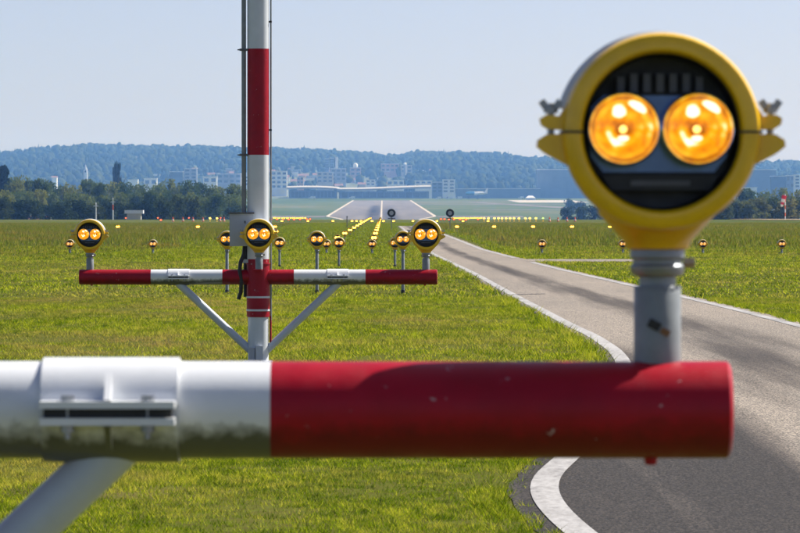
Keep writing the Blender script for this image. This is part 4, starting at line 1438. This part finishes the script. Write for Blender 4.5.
for s in (-1, 1):
    MB().add([(-2, s * 1.2, fz - .8), (2.2, s * 1.2, fz - .8), (4.2, s * 10, fz - .1), (2.8, s * 10, fz - .1), (-2, s * 1.2, fz - .5), (2.2, s * 1.2, fz - .5), (4.2, s * 10, fz + .05), (2.8, s * 10, fz + .05)],
             [(0, 1, 2, 3), (7, 6, 5, 4), (0, 4, 5, 1), (1, 5, 6, 2), (2, 6, 7, 3), (3, 7, 4, 0)]).build('wing', M['acwhite'], pl)
    MB().lathe([(0.5, -1.6), (0.7, -1.2), (0.65, .6), (.35, 1.6)], 'x', 12, (-.4, s * 3.6, fz - 1.25)).build('engine', M['acwhite'], pl)
    MB().add([(8.2, 0, fz + .6), (9.8, 0, fz + .6), (10.8, s * 3.6, fz + .9), (10.0, s * 3.6, fz + .9)], [(0, 1, 2, 3)]).build('tailplane', M['acwhite'], pl)
for x, y in ((-7.5, 0), (1, -1.8), (1, 1.8)):
    MB().lathe([(0, -.2), (.5, -.2), (.5, .2), (0, .2)], 'y', 12, (x, y, .5)).tube([(x, y, .5), (x, y, max(.6, fz - 1.0))], .12, 6).build('landing_gear', M['black'], pl)

# white vans and lorries by the terminal
M['tyre'] = flat('tyre_rubber', (.02, .02, .02))
for k, (x, D, lw_) in enumerate(((438.5, 4180, 5.2), (449, 4170, 6.0), (459, 4190, 6.2), (521, 4200, 5.0), (352, 4230, 5.5), (312, 4220, 6.5))):
    lab = ["nearest the blue-grey terminal block", "below the white office block", "just left of the airliner", "far right of the airliner", "below the terminal roof, right one", "below the terminal roof, left one"][k]
    o = thing("van", f"tiny white van {lab}", "van", (PX(x, D), D, gz(D)), "white vans by the terminal")
    MB().prism([(-lw_ / 2, .5), (lw_ / 2, .5), (lw_ / 2, 2.6), (-lw_ / 2 + 1.3, 2.6), (-lw_ / 2 + .4, 1.6), (-lw_ / 2, 1.4)], -1, 1).build('body', M['acwhite'], o)
    MB().prism([(-lw_ / 2 + 1.25, 2.5), (-lw_ / 2 + .5, 1.65), (-lw_ / 2 + 1.8, 1.65), (-lw_ / 2 + 1.8, 2.5)], -1.03, -1.005).build('window', M['glass'], o)
    for wx in (-lw_ / 2 + 1.1, lw_ / 2 - 1.1):
        for wy in (-.95, .95):
            MB().lathe([(0, -.12), (.45, -.12), (.45, .12), (0, .12)], 'y', 12, (wx, wy, .45)).build('wheel', M['tyre'], o)
o = thing("marquee_tent", "small white peaked tent on the apron at the right", "tent", (PX(530.5, 4080), 4080, gz(4080)))
MB().box((0, 0, 1), (9, 6, 2)).build('wall', M['acwhite'], o)
MB().add([(-4.7, -3.2, 2.01), (4.7, -3.2, 2.01), (4.7, 3.2, 2.01), (-4.7, 3.2, 2.01), (-2, 0, 4.0), (2, 0, 4.0)], [(0, 1, 5, 4), (2, 3, 4, 5), (0, 4, 3), (1, 2, 5)]).build('roof', M['acwhite'], o)

# the prototype light is not part of the place
def drop(o):
    for ch in list(o.children):
        drop(ch)
    bpy.data.objects.remove(o)


drop(PROTO)

# ------------------------------------------------------------------ hazy air
m, nt, b = mat('hazy_air')
nt.nodes.remove(b)
pv = N(nt, "ShaderNodeVolumePrincipled")
pv.inputs["Color"].default_value = (0.19, 0.43, 1.0, 1)
pv.inputs["Absorption Color"].default_value = (1, 1, 1, 1)
pv.inputs["Density"].default_value = 0.000112
pv.inputs["Density Attribute"].default_value = ""
pv.inputs["Anisotropy"].default_value = 0.1
nt.links.new(pv.outputs[0], nt.nodes["Material Output"].inputs["Volume"])
try:
    m.cycles.homogeneous_volume = True
except Exception:
    pass
hz = MB().box((0, 4350, 69), (6200, 9700, 162)).build('haze', m)
tag(hz, "pale blue haze over the airfield", "haze", kind="stuff")
